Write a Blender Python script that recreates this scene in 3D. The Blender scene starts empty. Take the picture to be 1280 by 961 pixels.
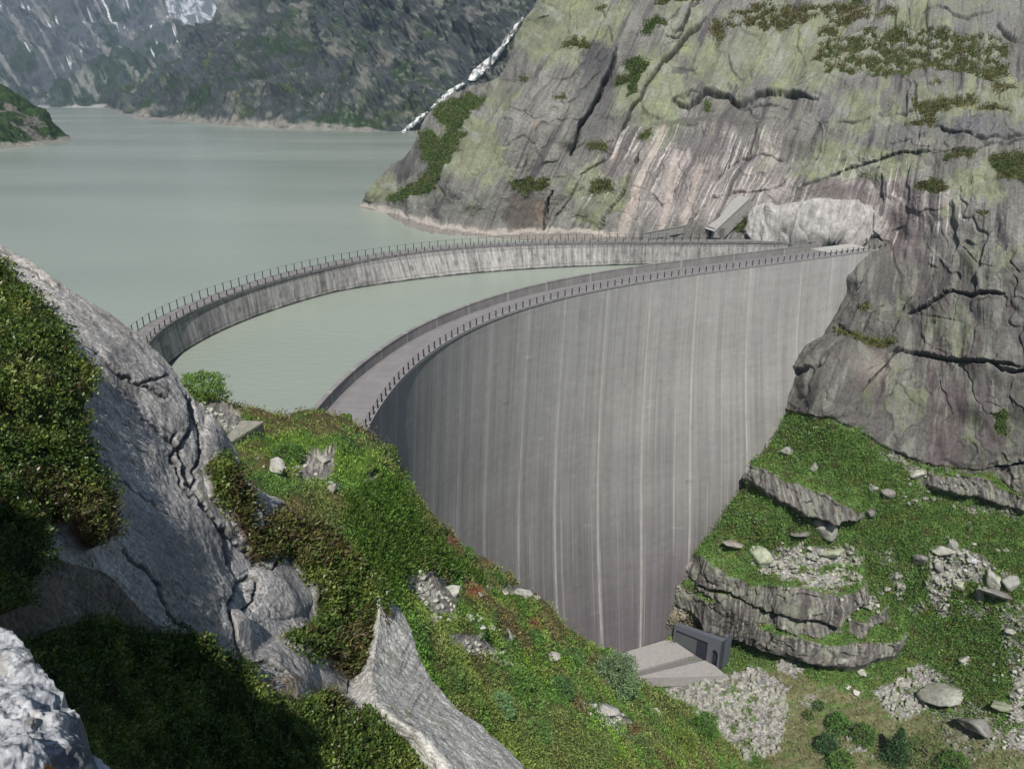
import bpy, math, random
import numpy as np
from mathutils import Vector, Matrix
from mathutils.bvhtree import BVHTree
random.seed(7)
R = np.random.RandomState(11)
scene = bpy.context.scene
col = bpy.data.collections.new("place"); scene.collection.children.link(col)

# ------------------------------------------------------------------ camera model (photo 1280 x 961)
FPX, CX, CY = 900.0, 640.0, 480.5
TH = math.radians(22.0); CT, ST = math.cos(TH), math.sin(TH)
H = 45.0; CREST = 6.2
def ray(px, py):
    x = (np.asarray(px, float) - CX) / FPX; y = (CY - np.asarray(py, float)) / FPX
    return np.stack([x + 0 * y, CT + y * ST + 0 * x, -ST + y * CT + 0 * x], -1)
def P(px, py, t):
    return np.array([0, 0, H]) + ray(px, py) * np.asarray(t, float)[..., None]
def PZ(px, py, z=0.0):
    r = ray(px, py); return np.array([0, 0, H]) + r * ((z - H) / r[..., 2])[..., None]
def tz(px, py, z=0.0):
    r = ray(px, py); return float((z - H) / r[..., 2])
def project(Q):
    Q = np.asarray(Q, float); d = Q - np.array([0, 0, H])
    fw = d[..., 1] * CT - d[..., 2] * ST; up = d[..., 1] * ST + d[..., 2] * CT
    return CX + FPX * d[..., 0] / fw, CY - FPX * up / fw, fw

# ------------------------------------------------------------------ noise
from concurrent.futures import ThreadPoolExecutor
_POOL = ThreadPoolExecutor(4)
def _par(fn, arrs, seed, nout):
    """run an elementwise noise over flat chunks in threads"""
    sh = arrs[0].shape; fl = [np.ascontiguousarray(a, np.float32).ravel() for a in np.broadcast_arrays(*arrs)]; n = fl[0].size; step = 24000
    outs = [np.empty(n, np.float32) for _ in range(nout)]
    def job(k):
        r = fn(*[a[k:k + step] for a in fl], seed)
        if nout == 1: outs[0][k:k + step] = r
        else:
            for o, v in zip(outs, r): o[k:k + step] = v
    list(_POOL.map(job, range(0, n, step)))
    outs = [o.reshape(sh) for o in outs]; return outs[0] if nout == 1 else tuple(outs)
_A, _B, _C3 = np.uint32(374761393), np.uint32(668265263), np.uint32(3266489917)
def _mixh(h):
    h = (h ^ (h >> np.uint32(13))) * np.uint32(1274126177); h = (h ^ (h >> np.uint32(16))) * np.uint32(2246822519); return h ^ (h >> np.uint32(15))
def _u(v): return v.astype(np.int32).astype(np.uint32)
_G3 = np.array([[1,1,0],[-1,1,0],[1,-1,0],[-1,-1,0],[1,0,1],[-1,0,1],[1,0,-1],[-1,0,-1],[0,1,1],[0,-1,1],[0,1,-1],[0,-1,-1],[1,1,1],[-1,-1,1],[1,-1,-1],[-1,1,-1]], np.float32)
_G2 = np.array([[math.cos(a), math.sin(a)] for a in np.linspace(0, 2 * math.pi, 17)[:-1]], np.float32)
def _n3(x, y, z, seed):
    fx, fy, fz = np.floor(x), np.floor(y), np.floor(z); hx = _u(fx) * _A + np.uint32(seed * 1013904223 & 0xFFFFFFFF); hy = _u(fy) * _B; hz = _u(fz) * _C3
    x, y, z = x - fx, y - fy, z - fz; u, v, w_ = [q * q * q * (q * (q * 6 - 15) + 10) for q in (x, y, z)]
    out = 0
    for dx in (0, 1):
        a = hx + _A if dx else hx; wx = u if dx else 1 - u; X = x - dx
        for dy in (0, 1):
            b = a + (hy + _B if dy else hy); wy = wx * (v if dy else 1 - v); Y = y - dy
            for dz in (0, 1):
                g = (_mixh(b + (hz + _C3 if dz else hz)) & np.uint32(15)).astype(np.intp)
                out = out + wy * (w_ if dz else 1 - w_) * (_G3[:, 0][g] * X + _G3[:, 1][g] * Y + _G3[:, 2][g] * (z - dz))
    return out
def _n2(x, y, seed):
    fx, fy = np.floor(x), np.floor(y); hx = _u(fx) * _A + np.uint32(seed * 1013904223 & 0xFFFFFFFF); hy = _u(fy) * _B
    x, y = x - fx, y - fy; u, v = [q * q * q * (q * (q * 6 - 15) + 10) for q in (x, y)]; out = 0
    for dx in (0, 1):
        a = hx + _A if dx else hx; wx = u if dx else 1 - u
        for dy in (0, 1):
            g = (_mixh(a + (hy + _B if dy else hy)) & np.uint32(15)).astype(np.intp)
            out = out + wx * (v if dy else 1 - v) * (_G2[:, 0][g] * (x - dx) + _G2[:, 1][g] * (y - dy))
    return out * np.float32(1.4)
def n3(p, seed=0): return _par(_n3, (p[..., 0], p[..., 1], p[..., 2]), seed, 1)
def n2(x, y, seed=0): return _par(_n2, (x, y), seed, 1)
def _w2(x, y, seed):
    ix, iy = np.floor(x), np.floor(y); d1 = np.full(x.shape, 9., np.float32); d2 = d1.copy(); idn = d1 * 0
    for dx in (-1, 0, 1):
        for dy in (-1, 0, 1):
            h = _mixh(_u(ix + dx) * _A + _u(iy + dy) * _B + np.uint32(seed * 1013904223 & 0xFFFFFFFF))
            d = np.hypot(x - ix - dx - (h & 1023) / np.float32(1023), y - iy - dy - ((h >> 10) & 1023) / np.float32(1023)).astype(np.float32); r = ((h >> 20) & 1023) / np.float32(1023)
            new = d < d1; d2 = np.where(new, d1, np.minimum(d2, d)); idn = np.where(new, r, idn); d1 = np.minimum(d1, d)
    return d1, d2, idn
def _w3(x, y, z, seed):
    ix, iy, iz = np.floor(x), np.floor(y), np.floor(z); d1 = np.full(x.shape, 9., np.float32); idn = d1 * 0
    for dx in (-1, 0, 1):
        for dy in (-1, 0, 1):
            for dz in (-1, 0, 1):
                h = _mixh(_u(ix + dx) * _A + _u(iy + dy) * _B + _u(iz + dz) * _C3 + np.uint32(seed * 1013904223 & 0xFFFFFFFF))
                d = (x - ix - dx - (h & 1023) / np.float32(1023)) ** 2 + (y - iy - dy - ((h >> 10) & 1023) / np.float32(1023)) ** 2 + (z - iz - dz - ((h >> 20) & 1023) / np.float32(1023)) ** 2
                new = d < d1; idn = np.where(new, (h & 65535) / np.float32(65535), idn); d1 = np.minimum(d1, d)
    return np.sqrt(d1), idn
def w2(x, y, seed=0): return _par(_w2, (x, y), seed, 3)
def w3(p, seed=0): return _par(_w3, (p[..., 0], p[..., 1], p[..., 2]), seed, 2)
np.seterr(over='ignore')
def f3(p, s, octv=4, seed=0, gain=.5, ridge=False):
    p = np.asarray(p) / s; o = 0; a = 1; tot = 0
    for k in range(octv):
        v = n3(p, seed + k * 17)
        if ridge: v = 1 - 2.6 * np.abs(v) - .35
        o = o + a * v; tot += a; a *= gain; p = p * 2.03 + 11.7
    return o / tot * (1.6 if not ridge else 1)
def f2(x, y, sx, sy=None, octv=4, seed=0, gain=.5):
    sy = sy or sx; x = np.asarray(x, float) / sx; y = np.asarray(y, float) / sy; o = 0; a = 1; tot = 0
    for k in range(octv):
        o = o + a * n2(x, y, seed + k * 13); tot += a; a *= gain; x = x * 2.03 + 5.2; y = y * 2.03 + 9.1
    return o / tot * 1.5
def ss(a, b, x):
    t = np.clip((x - a) / (b - a), 0, 1); return t * t * (3 - 2 * t)
def mix(a, b, m):
    return a + (np.asarray(b) - a) * np.asarray(m)[..., None]
def inpoly(px, py, poly):
    poly = np.asarray(poly, float); x0, y0 = poly.min(0); x1, y1 = poly.max(0)
    out = np.zeros(px.shape, bool); sel = (px >= x0) & (px <= x1) & (py >= y0) & (py <= y1)
    if not sel.any(): return out
    X, Y = px[sel], py[sel]; c = np.zeros(X.shape, bool); n = len(poly)
    for k in range(n):
        xa, ya = poly[k]; xb, yb = poly[(k + 1) % n]
        if ya == yb: continue
        c ^= ((ya > Y) != (yb > Y)) & (X < (xb - xa) * (Y - ya) / (yb - ya) + xa)
    out[sel] = c; return out
def polydist(px, py, pts, reach=60):
    """distance to a polyline and the side of it (+1 = left of its direction in the picture, y down), parameter 0..1"""
    pts = np.asarray(pts, float); D = np.full(px.shape, 1e3, np.float32); S = np.zeros(px.shape, np.float32); T = np.zeros(px.shape, np.float32)
    x0, y0 = pts.min(0) - reach; x1, y1 = pts.max(0) + reach
    sel = (px >= x0) & (px <= x1) & (py >= y0) & (py <= y1)
    if not sel.any(): return D, S, T
    X, Y = px[sel], py[sel]; d = np.full(X.shape, 1e3); s = np.zeros(X.shape); tt = np.zeros(X.shape); n = len(pts) - 1
    for k in range(n):
        a, b = pts[k], pts[k + 1]; v = b - a; L = v @ v
        u = np.clip(((X - a[0]) * v[0] + (Y - a[1]) * v[1]) / L, 0, 1)
        dd = np.hypot(X - a[0] - u * v[0], Y - a[1] - u * v[1]); m = dd < d
        cr = v[0] * (Y - a[1]) - v[1] * (X - a[0])
        s = np.where(m, -np.sign(cr), s); tt = np.where(m, (k + u) / n, tt); d = np.minimum(d, dd)
    D[sel] = d; S[sel] = s; T[sel] = tt; return D, S, T
class TPS:
    """smooth surface of 1/depth through control points"""
    def __init__(s, pts, lam=1e-3):
        a = np.array([(p[0], p[1]) for p in pts], float) / 100; v = 1 / np.array([p[2] for p in pts], float); s.sc = v.mean(); v = v / s.sc
        n = len(a); K = s._k(a, a) + lam * np.eye(n); Q = np.c_[np.ones(n), a]
        A = np.block([[K, Q], [Q.T, np.zeros((3, 3))]]); w = np.linalg.solve(A, np.r_[v, 0, 0, 0]); s.a = a; s.w = w[:n]; s.c = w[n:]
    def _k(s, p, q):
        r2 = ((p[:, None, :] - q[None]) ** 2).sum(-1); return .5 * r2 * np.log(r2 + 1e-9)
    def __call__(s, px, py):
        sh = px.shape; q = np.c_[px.ravel(), py.ravel()] / 100; out = np.empty(len(q))
        def job(k):
            b = q[k:k + 12000]; out[k:k + 12000] = s._k(b, s.a) @ s.w + s.c[0] + b @ s.c[1:]
        list(_POOL.map(job, range(0, len(q), 12000)))
        return 1 / (np.maximum(out, 1e-3) * s.sc).reshape(sh)

# ------------------------------------------------------------------ objects
def tag(o, label=None, cat=None, group=None, kind=None):
    if label: o['label'] = label
    if cat: o['category'] = cat
    if group: o['group'] = group
    if kind: o['kind'] = kind
    return o
def link(o, parent=None):
    col.objects.link(o)
    if parent is not None: o.parent = parent
    return o
def empty(name, loc=(0, 0, 0)):
    o = bpy.data.objects.new(name, None); o.location = loc; o.empty_display_size = .5; return link(o)
def mesh_np(name, V, F, mat, C=None, smooth=True, parent=None, loc=None):
    """V (n,3), F (m,3|4) -> one mesh object; C per-vertex colour"""
    V = np.asarray(V, np.float32); F = np.asarray(F, np.int32)
    if loc is not None: V = V - np.asarray(loc, np.float32)
    me = bpy.data.meshes.new(name); k = F.shape[1]
    me.vertices.add(len(V)); me.vertices.foreach_set('co', V.ravel())
    me.loops.add(F.size); me.loops.foreach_set('vertex_index', F.ravel())
    me.polygons.add(len(F)); me.polygons.foreach_set('loop_start', np.arange(0, F.size, k, dtype=np.int32))
    me.polygons.foreach_set('loop_total', np.full(len(F), k, np.int32))
    me.update(calc_edges=True)
    if smooth: me.polygons.foreach_set('use_smooth', np.ones(len(F), bool))
    if C is not None:
        a = me.color_attributes.new('tint', 'FLOAT_COLOR', 'POINT')
        c4 = np.ones((len(V), 4), np.float32); c4[:, :3] = np.clip(C, 0, 1); a.data.foreach_set('color', c4.ravel())
    me.materials.append(mat)
    o = bpy.data.objects.new(name, me)
    if loc is not None: o.location = loc
    return link(o, parent)
def grid_faces(r, c, flip=False):
    i = np.arange(r * c).reshape(r, c); q = np.stack([i[:-1, :-1], i[1:, :-1], i[1:, 1:], i[:-1, 1:]], -1).reshape(-1, 4)
    return q[:, ::-1] if flip else q
class Geo:
    """collects boxes and prisms for one mesh"""
    def __init__(s): s.V = []; s.F = []; s.n = 0
    def add(s, V, F):
        s.V.append(np.asarray(V, float)); s.F += [tuple(int(i) + s.n for i in f) for f in F]; s.n += len(V); return s
    def prism(s, A, B):
        """closed solid between ring A and ring B (same count)"""
        n = len(A); return s.add(list(A) + list(B), [tuple(range(n))[::-1], tuple(range(n, 2 * n))] + [(k, (k + 1) % n, n + (k + 1) % n, n + k) for k in range(n)])
    def box(s, o, x, y, z):
        o, x, y, z = map(lambda v: np.asarray(v, float), (o, x, y, z)); A = [o, o + x, o + x + y, o + y]
        return s.prism(A, [a + z for a in A])
    def tube(s, a, b, r, n=6):
        a, b = np.asarray(a, float), np.asarray(b, float); d = (b - a) / np.linalg.norm(b - a)
        u = np.cross(d, [0, 0, 1.]); u = u if np.linalg.norm(u) > .1 else np.cross(d, [1., 0, 0]); u /= np.linalg.norm(u); w = np.cross(d, u)
        ring = [r * (math.cos(2 * math.pi * k / n) * u + math.sin(2 * math.pi * k / n) * w) for k in range(n)]
        return s.prism([a + q for q in ring], [b + q for q in ring])
    def build(s, name, mat, parent=None, smooth=False, C=None, bevel=0):
        me = bpy.data.meshes.new(name); V = np.concatenate(s.V); me.from_pydata(V.tolist(), [], s.F); me.update()
        if C is not None:
            a = me.color_attributes.new('tint', 'FLOAT_COLOR', 'POINT'); c4 = np.ones((len(V), 4), np.float32); c4[:, :3] = C; a.data.foreach_set('color', c4.ravel())
        me.materials.append(mat); o = bpy.data.objects.new(name, me); link(o, parent)
        if smooth:
            for p in me.polygons: p.use_smooth = True
        if bevel:
            m = o.modifiers.new('bevel', 'BEVEL'); m.width = bevel; m.segments = 2; m.limit_method = 'ANGLE'
        return o

# ------------------------------------------------------------------ materials
def mat_tint(name, scale=1.0, var=.25, bump=.4, bscale=2.0, rough=.9, dist=.3, spec=.25, detail=8, trans=0.0):
    """surface whose own colour is stored on the mesh, broken up by fine noise"""
    m = bpy.data.materials.new(name); m.use_nodes = True; nt = m.node_tree; N = nt.nodes; L = nt.links; N.clear()
    out = N.new('ShaderNodeOutputMaterial'); b = N.new('ShaderNodeBsdfPrincipled'); L.new(b.outputs[0], out.inputs[0])
    b.inputs['Roughness'].default_value = rough; b.inputs['Specular IOR Level'].default_value = spec
    at = N.new('ShaderNodeAttribute'); at.attribute_name = 'tint'
    tc = N.new('ShaderNodeTexCoord')
    n = N.new('ShaderNodeTexNoise'); n.inputs['Scale'].default_value = scale; n.inputs['Detail'].default_value = detail; n.inputs['Roughness'].default_value = .65
    L.new(tc.outputs['Object'], n.inputs['Vector'])
    mr = N.new('ShaderNodeMapRange'); mr.inputs['From Min'].default_value = .25; mr.inputs['From Max'].default_value = .75
    mr.inputs['To Min'].default_value = 1 - var; mr.inputs['To Max'].default_value = 1 + var; L.new(n.outputs['Fac'], mr.inputs['Value'])
    vm = N.new('ShaderNodeVectorMath'); vm.operation = 'SCALE'; L.new(at.outputs['Color'], vm.inputs[0]); L.new(mr.outputs[0], vm.inputs['Scale'])
    L.new(vm.outputs[0], b.inputs['Base Color'])
    if bump:
        n2_ = N.new('ShaderNodeTexNoise'); n2_.inputs['Scale'].default_value = bscale; n2_.inputs['Detail'].default_value = detail; n2_.inputs['Roughness'].default_value = .7
        L.new(tc.outputs['Object'], n2_.inputs['Vector'])
        bp = N.new('ShaderNodeBump'); bp.inputs['Strength'].default_value = bump; bp.inputs['Distance'].default_value = dist
        L.new(n2_.outputs['Fac'], bp.inputs['Height']); L.new(bp.outputs[0], b.inputs['Normal'])
    if trans:
        t = N.new('ShaderNodeBsdfTranslucent'); L.new(vm.outputs[0], t.inputs['Color']); mx = N.new('ShaderNodeMixShader'); mx.inputs[0].default_value = trans
        L.new(b.outputs[0], mx.inputs[1]); L.new(t.outputs[0], mx.inputs[2]); L.new(mx.outputs[0], out.inputs[0])
    return m
def mat_plain(name, c, rough=.8, var=.15, scale=3, metal=0.0, bump=.15):
    m = mat_tint(name, scale, var, bump, scale * 3, rough, .02); nt = m.node_tree
    at = [n for n in nt.nodes if n.type == 'ATTRIBUTE'][0]; rgb = nt.nodes.new('ShaderNodeRGB'); rgb.outputs[0].default_value = (*c, 1)
    vm = [n for n in nt.nodes if n.type == 'VECT_MATH'][0]; nt.links.new(rgb.outputs[0], vm.inputs[0]); nt.nodes.remove(at)
    [n for n in nt.nodes if n.type == 'BSDF_PRINCIPLED'][0].inputs['Metallic'].default_value = metal
    return m
SUN_AZ = (-.06, -1.0); SUN_EL = math.radians(54)
SV = np.array([SUN_AZ[0] * math.cos(SUN_EL), SUN_AZ[1] * math.cos(SUN_EL), math.sin(SUN_EL)]); SV /= np.linalg.norm(SV)
M_ROCK = mat_tint('granite', 1.3, .34, .55, 1.8, .9, .35)
M_ROCKN = mat_tint('granite_near', 26, .6, .6, 34, .85, .02, .3, 10)
M_FAR = mat_tint('mountain_rock', .05, .25, .8, .08, .95, 4, .1, 10)
M_SOIL = mat_tint('hill_ground', 2.5, .35, .6, 4, .95, .1)
M_LEAF = mat_tint('leaves', 1.5, .25, 0, 1, .55, .1, .3, 2, .4)
M_LEAFN = mat_tint('leaves_near', 6, .3, 0, 1, .4, .1, .45, 2, .3)
M_CONC = mat_tint('dam_concrete', .6, .1, .12, 3, .85, .03)
M_CONC2 = mat_tint('old_concrete', 1.2, .2, .3, 3, .9, .05)
M_BARK = mat_plain('bark', (.09, .065, .045), .9)
M_STEEL = mat_plain('railing_steel', (.055, .055, .065), .5, .1, 8, .3)
M_SCREE = mat_tint('scree', 5, .3, .3, 8, .95, .05)

# ------------------------------------------------------------------ patches: surfaces given by depth control points
class Patch: pass
def normals(Pg):
    du = np.gradient(Pg, axis=1); dv = np.gradient(Pg, axis=0); n = np.cross(du, dv); n /= np.linalg.norm(n, axis=-1, keepdims=True) + 1e-9
    s = np.sign(((np.array([0, 0, H]) - Pg) * n).sum(-1, keepdims=True)); return n * np.where(s == 0, 1, s)
import time as _tm
def make_patch(name, PX, PY, field, disp, color, mat, skirt=None, drop=12., back=8., kind='structure', bvh=2):
    T0_ = _tm.time(); t = field(PX, PY); G = P(PX, PY, t); N = normals(G)
    d = disp(PX, PY, G, t)
    if isinstance(d, tuple): G2 = G + N * d[0][..., None] + d[1]
    else: G2 = G + N * d[..., None]
    N2 = normals(G2); C = color(PX, PY, G2, N2, t)
    o = Patch(); o.G = G2; o.N = N2; o.C = C; o.PX = PX; o.PY = PY; o.t = t
    if skirt:
        rings = 14; away = None; edge = {'top': G2[0], 'left': G2[:, 0]}[skirt]; ec = {'top': C[0], 'left': C[:, 0]}[skirt]
        aw = edge - np.array([0, 0, H]); aw /= np.linalg.norm(aw, axis=1, keepdims=True)
        R_, RC = [], []
        for k in range(rings, 0, -1):
            f = k / rings; a = f * math.pi / 2
            q = edge + aw * back * math.sin(a) + np.array([0, 0, -1]) * (drop * (1 - math.cos(a)) + .04 * drop * f)
            q = q + (f3(q, drop * .35, 3, 5) * drop * .08 * f * f)[:, None]
            R_.append(q); RC.append(ec)
        R_ = np.array(R_); RC = np.array(RC)
        if skirt == 'top': V = np.concatenate([R_, G2], 0); CC = np.concatenate([RC, C], 0)
        else: V = np.concatenate([R_.transpose(1, 0, 2), G2], 1); CC = np.concatenate([RC.transpose(1, 0, 2), C], 1)
    else: V, CC = G2, C
    r, c = V.shape[:2]
    o.obj = mesh_np(name, V.reshape(-1, 3), grid_faces(r, c), mat, CC.reshape(-1, 3)); tag(o.obj, kind=kind)
    if bvh:
        B = G2[::bvh, ::bvh]; o.bvh = BVHTree.FromPolygons(B.reshape(-1, 3).tolist(), grid_faces(*B.shape[:2]).tolist())
    print('PATCH', name, round(_tm.time() - T0_, 1))
    return o
def hit(patch, px, py):
    r = ray(px, py); h = patch.bvh.ray_cast(Vector((0, 0, H)), Vector(r)); 
    return (np.array(h[0]), np.array(h[1])) if h[0] is not None else (None, None)

# ------------------------------------------------------------------ leaves and rocks
def leaves(name, Pn, Nn, size, C, mat, aspect=.5, up=.6, kind='stuff', parent=None, loc=None):
    n = len(Pn); d = R.randn(n, 3); d /= np.linalg.norm(d, axis=1, keepdims=True)
    a = d + Nn * up; a /= np.linalg.norm(a, axis=1, keepdims=True)           # leaf axis
    w = np.cross(a, R.randn(n, 3)); w /= np.linalg.norm(w, axis=1, keepdims=True) + 1e-9
    s = size[:, None]; V = np.stack([Pn, Pn + a * s * .5 + w * s * aspect * .5, Pn + a * s, Pn + a * s * .5 - w * s * aspect * .5], 1).reshape(-1, 3)
    F = np.arange(4 * n).reshape(n, 4); o = mesh_np(name, V, F, mat, np.repeat(C, 4, 0), False, parent, loc)
    if kind: tag(o, kind=kind)
    return o
def pick(patch, W, n):
    """n random surface points of a patch, weighted by W (grid)"""
    w = np.clip(W, 0, None).ravel(); c = np.cumsum(w); i = np.searchsorted(c, R.rand(n) * c[-1]); i = np.clip(i, 0, w.size - 1)
    r, cc = np.unravel_index(i, W.shape); r2 = np.clip(r + 1, 0, W.shape[0] - 1); c2 = np.clip(cc + 1, 0, W.shape[1] - 1)
    a, b = R.rand(n)[:, None], R.rand(n)[:, None]; G = patch.G
    Q = G[r, cc] + (G[r2, cc] - G[r, cc]) * a + (G[r, c2] - G[r, cc]) * b
    return Q, patch.N[r, cc], patch.t[r, cc], r, cc
_ico = {}
def ico(level):
    if level in _ico: return _ico[level]
    import bmesh
    bm = bmesh.new(); bmesh.ops.create_icosphere(bm, subdivisions=level, radius=1); bm.verts.ensure_lookup_table()
    V = np.array([v.co[:] for v in bm.verts]); F = np.array([[v.index for v in f.verts] for f in bm.faces]); bm.free(); _ico[level] = (V, F); return V, F
def rock_shape(level, seed, planes=13, sharp=14):
    V, F = ico(level); rs = np.random.RandomState(seed); nn = rs.randn(planes, 3); nn /= np.linalg.norm(nn, axis=1, keepdims=True); dd = rs.uniform(.55, 1., planes)
    c = np.clip(V @ nn.T, 1e-3, None) / dd; r = 1 / (np.sum(c ** sharp, 1) ** (1 / sharp)); r = np.clip(r, 0, 1.3)
    Q = V * r[:, None]; Q = Q * (1 + .05 * f3(Q, .5, 4, seed))[:, None]; return Q, F
# ================================================================== DAMS
def curve3(pts, z):
    return PZ(np.array([p[0] for p in pts], float), np.array([p[1] for p in pts], float), z)
def resample(Q, n, extra=None):
    """smooth arc-length resampling of a world polyline; extra columns are interpolated along"""
    d = np.r_[0, np.cumsum(np.linalg.norm(np.diff(Q, axis=0), axis=1))]
    # smoothing fit: low-order polynomial over arc length
    u = d / d[-1]; k = min(6, len(Q) - 1); U = np.linspace(0, 1, n)
    out = np.stack([np.polyval(np.polyfit(u, Q[:, j], k), U) for j in range(3)], -1)
    out[:, 2] = Q[0, 2]
    if extra is None: return out
    return out, np.interp(U, u, extra)
def side_normals(Q):
    t = np.gradient(Q, axis=0); t[:, 2] = 0; t /= np.linalg.norm(t, axis=1, keepdims=True)
    return t, np.stack([t[:, 1], -t[:, 0], 0 * t[:, 0]], -1)      # normal to the right of travel = downstream

# ---- new dam: rail / downstream edge of the crest
RAIL = [(441,575),(453,546.7),(468,518.6),(487,492),(518.6,456.8),(548.5,434),(600,406),(665,381.7),(724,366),(780,355.5),(820,350),(875.6,341.8),(920,335),(966,329),(1010,323.6),(1045.6,319),(1088,313.5),(1120,309.5)]
Qr = curve3(RAIL, CREST); rail, rpx = resample(Qr, 900, np.array([p[0] for p in RAIL], float))
tan_, nor_ = side_normals(rail)
arc = np.r_[0, np.cumsum(np.linalg.norm(np.diff(rail, axis=0), axis=1))]
_cx = [453, 560, 662, 760, 816, 874, 938, 1085]; _ct = [0, .2, .35, .5, .7, .85, 1, 1.15]
_sv = np.array([[0,-1.6,-2.6,-3.2,-3.0,-2.4,-1.5,-1],[0,-1.5,-2.6,-3.2,-3.0,-2.2,-1,0],[0,-1.3,-2.3,-2.9,-2.6,-1.6,0,1],[0,-.7,-.8,-.3,1.4,3.3,5.4,7],[0,-.1,.3,1.3,3.4,4.9,6.1,7],[0,.7,2.2,4.2,6.8,7.8,8.0,8],[0,1.5,4.2,7.4,10,10.4,9,9],[0,2,5.5,9,11,11,9,9]])
_ti = np.linspace(0, 1.15, 116); _tab = np.array([np.convolve(np.pad(np.interp(_ti, _ct, r_), 12, 'reflect', reflect_type='odd'), np.hanning(25) / np.hanning(25).sum(), 'valid') for r_ in _sv]); _tab -= _tab[:, :1]
_tabc = np.array([np.interp(rpx, _cx, _tab[:, k]) for k in range(116)])     # (t, column)
_tabc = np.array([np.convolve(np.pad(r_, 40, 'edge'), np.hanning(81) / np.hanning(81).sum(), 'valid') for r_ in _tabc])
def face_off(i, dep):
    t = np.asarray(dep) / 100; k = np.clip(t / .01, 0, 114.999); k0 = k.astype(int); f = k - k0; ib = np.broadcast_to(i, np.broadcast(i, dep).shape); k0 = np.broadcast_to(k0, ib.shape); f = np.broadcast_to(f, ib.shape)
    return _tabc[k0, ib] * (1 - f) + _tabc[np.minimum(k0 + 1, 115), ib] * f
NZ = 380; deps = np.linspace(0, 112, NZ); ii = np.arange(900)
S = face_off(ii[None, :], deps[:, None])
FACE = rail[None] + nor_[None] * S[..., None]; FACE[..., 2] = CREST - deps[:, None]
NZB = 40; db = np.linspace(0, 112, NZB); thick = 6.6 + 16 * (db / 100)
BACK = rail[None] + nor_[None] * (face_off(ii[None, :], db[:, None]) - thick[:, None])[..., None]; BACK[..., 2] = CREST - db[:, None]
# joints measured on the photograph, along the crest
jx = [476, 497, 521, 548, 581, 617, 662, 706.6, 760, 816.6, 874, 938, 1003, 1070]; jarc = np.interp(jx, rpx, arc)
A2, D2 = np.meshgrid(arc, deps)
base = np.array([.345, .340, .328]) * np.ones(A2.shape + (3,))
streak = f2(A2, D2, .8, 90, 4, 3, .6) * .19 + f2(A2, D2, 3.5, 150, 3, 8) * .15 + f2(A2, D2, .35, 25, 2, 33) * .10
blot = f2(A2, D2, 22, 12, 4, 21) * .09 + f2(A2, D2, 4, 1.5, 4, 22) * .045
lift = (np.abs(((D2 + .15 * f2(A2, D2, 9, 9, 2, 5)) / 3.0) % 1 - .5) < .03) * -.05 + (f2(A2, D2, 40, .8, 2, 61)) * .03
low_shade = ss(15, 95, D2 + 9 * f2(A2, D2, 18, 30, 3, 9)) ; top_l = ss(26, 2, D2) * .06
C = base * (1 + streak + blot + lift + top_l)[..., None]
C = mix(C, C * np.array([.42, .385, .425]), low_shade)                    # shade deepening down the wall, painted into the concrete colour
left_shade = ss(40, 0, A2); C = mix(C, C * np.array([.86, .84, .88]), left_shade)  # shade of the turned-away left end, painted as a darker tone
for k, ja in enumerate(jarc):
    wob = ja + .06 * f2(D2 * 0 + k, D2, 1, 14, 2, 77)
    d = np.abs(A2 - wob); n_ = .75 + .5 * f2(A2 * 0 + k * 7, D2, 1, 6, 3, 31)
    C = mix(C, [.56, .54, .51], np.clip(n_, 0, 1) * ss(.36, .08, d) * (.85 if k % 2 == 0 or k > 5 else .65))
    C = mix(C, [.40, .385, .375], .35 * ss(1.3, .2, d) * np.clip(.6 + f2(A2, D2, 1, 30, 2, 12), 0, 1))
for k in range(110):                                                # fainter lime runs
    ja = R.uniform(8, arc[-1] - 15); d0 = R.uniform(0, 70); d1 = d0 + R.uniform(15, 70); d = np.abs(A2 - ja)
    C = mix(C, [.48, .465, .45], R.uniform(.15, .6) * ss(R.uniform(.08, .24), .02, d) * ss(d0, d0 + 3, D2) * ss(d1, d1 - 12, D2))
for k in range(50):                                                # small repaired spots and anchor boxes
    ja = R.uniform(6, arc[-1] - 12); dz = R.uniform(8, 90); m = (np.abs(A2 - ja) < R.uniform(.3, 1.6)) & (np.abs(D2 - dz - .15 * (A2 - ja)) < R.uniform(.12, .45)); C[m] = C[m] * R.choice([1.16, .86, 1.2])
new_dam = empty('arch_dam', tuple(rail[450])); new_dam.location.z = -94
tag(new_dam, 'tall curved pale grey concrete dam wall with lime streaks, dropping into the gorge', 'dam')
def place(o, parent):
    o.parent = parent; o.matrix_parent_inverse = Matrix.Translation(parent.location).inverted(); return o
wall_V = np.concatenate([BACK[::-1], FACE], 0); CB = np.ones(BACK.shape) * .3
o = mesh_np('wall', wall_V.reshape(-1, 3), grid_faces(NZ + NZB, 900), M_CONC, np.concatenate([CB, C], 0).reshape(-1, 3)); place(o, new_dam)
FB = FACE[::4, ::4]; face_bvh = BVHTree.FromPolygons(FB.reshape(-1, 3).tolist(), grid_faces(*FB.shape[:2]).tolist())
def face_t(px, py):
    r = ray(px, py); h = face_bvh.ray_cast(Vector((0, 0, H)), Vector(r)); return None if h[0] is None else float((np.array(h[0]) - [0, 0, H])[1] / r[1])
def sweep(path, nrm, prof, s0=0, s1=None):
    """profile [(offset along nrm, dz)] swept along path -> V,F"""
    p = path[s0:s1]; n = nrm[s0:s1]; V = np.stack([p + n * a[0] + np.array([0, 0, a[1]]) for a in prof], 0); return V
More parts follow.
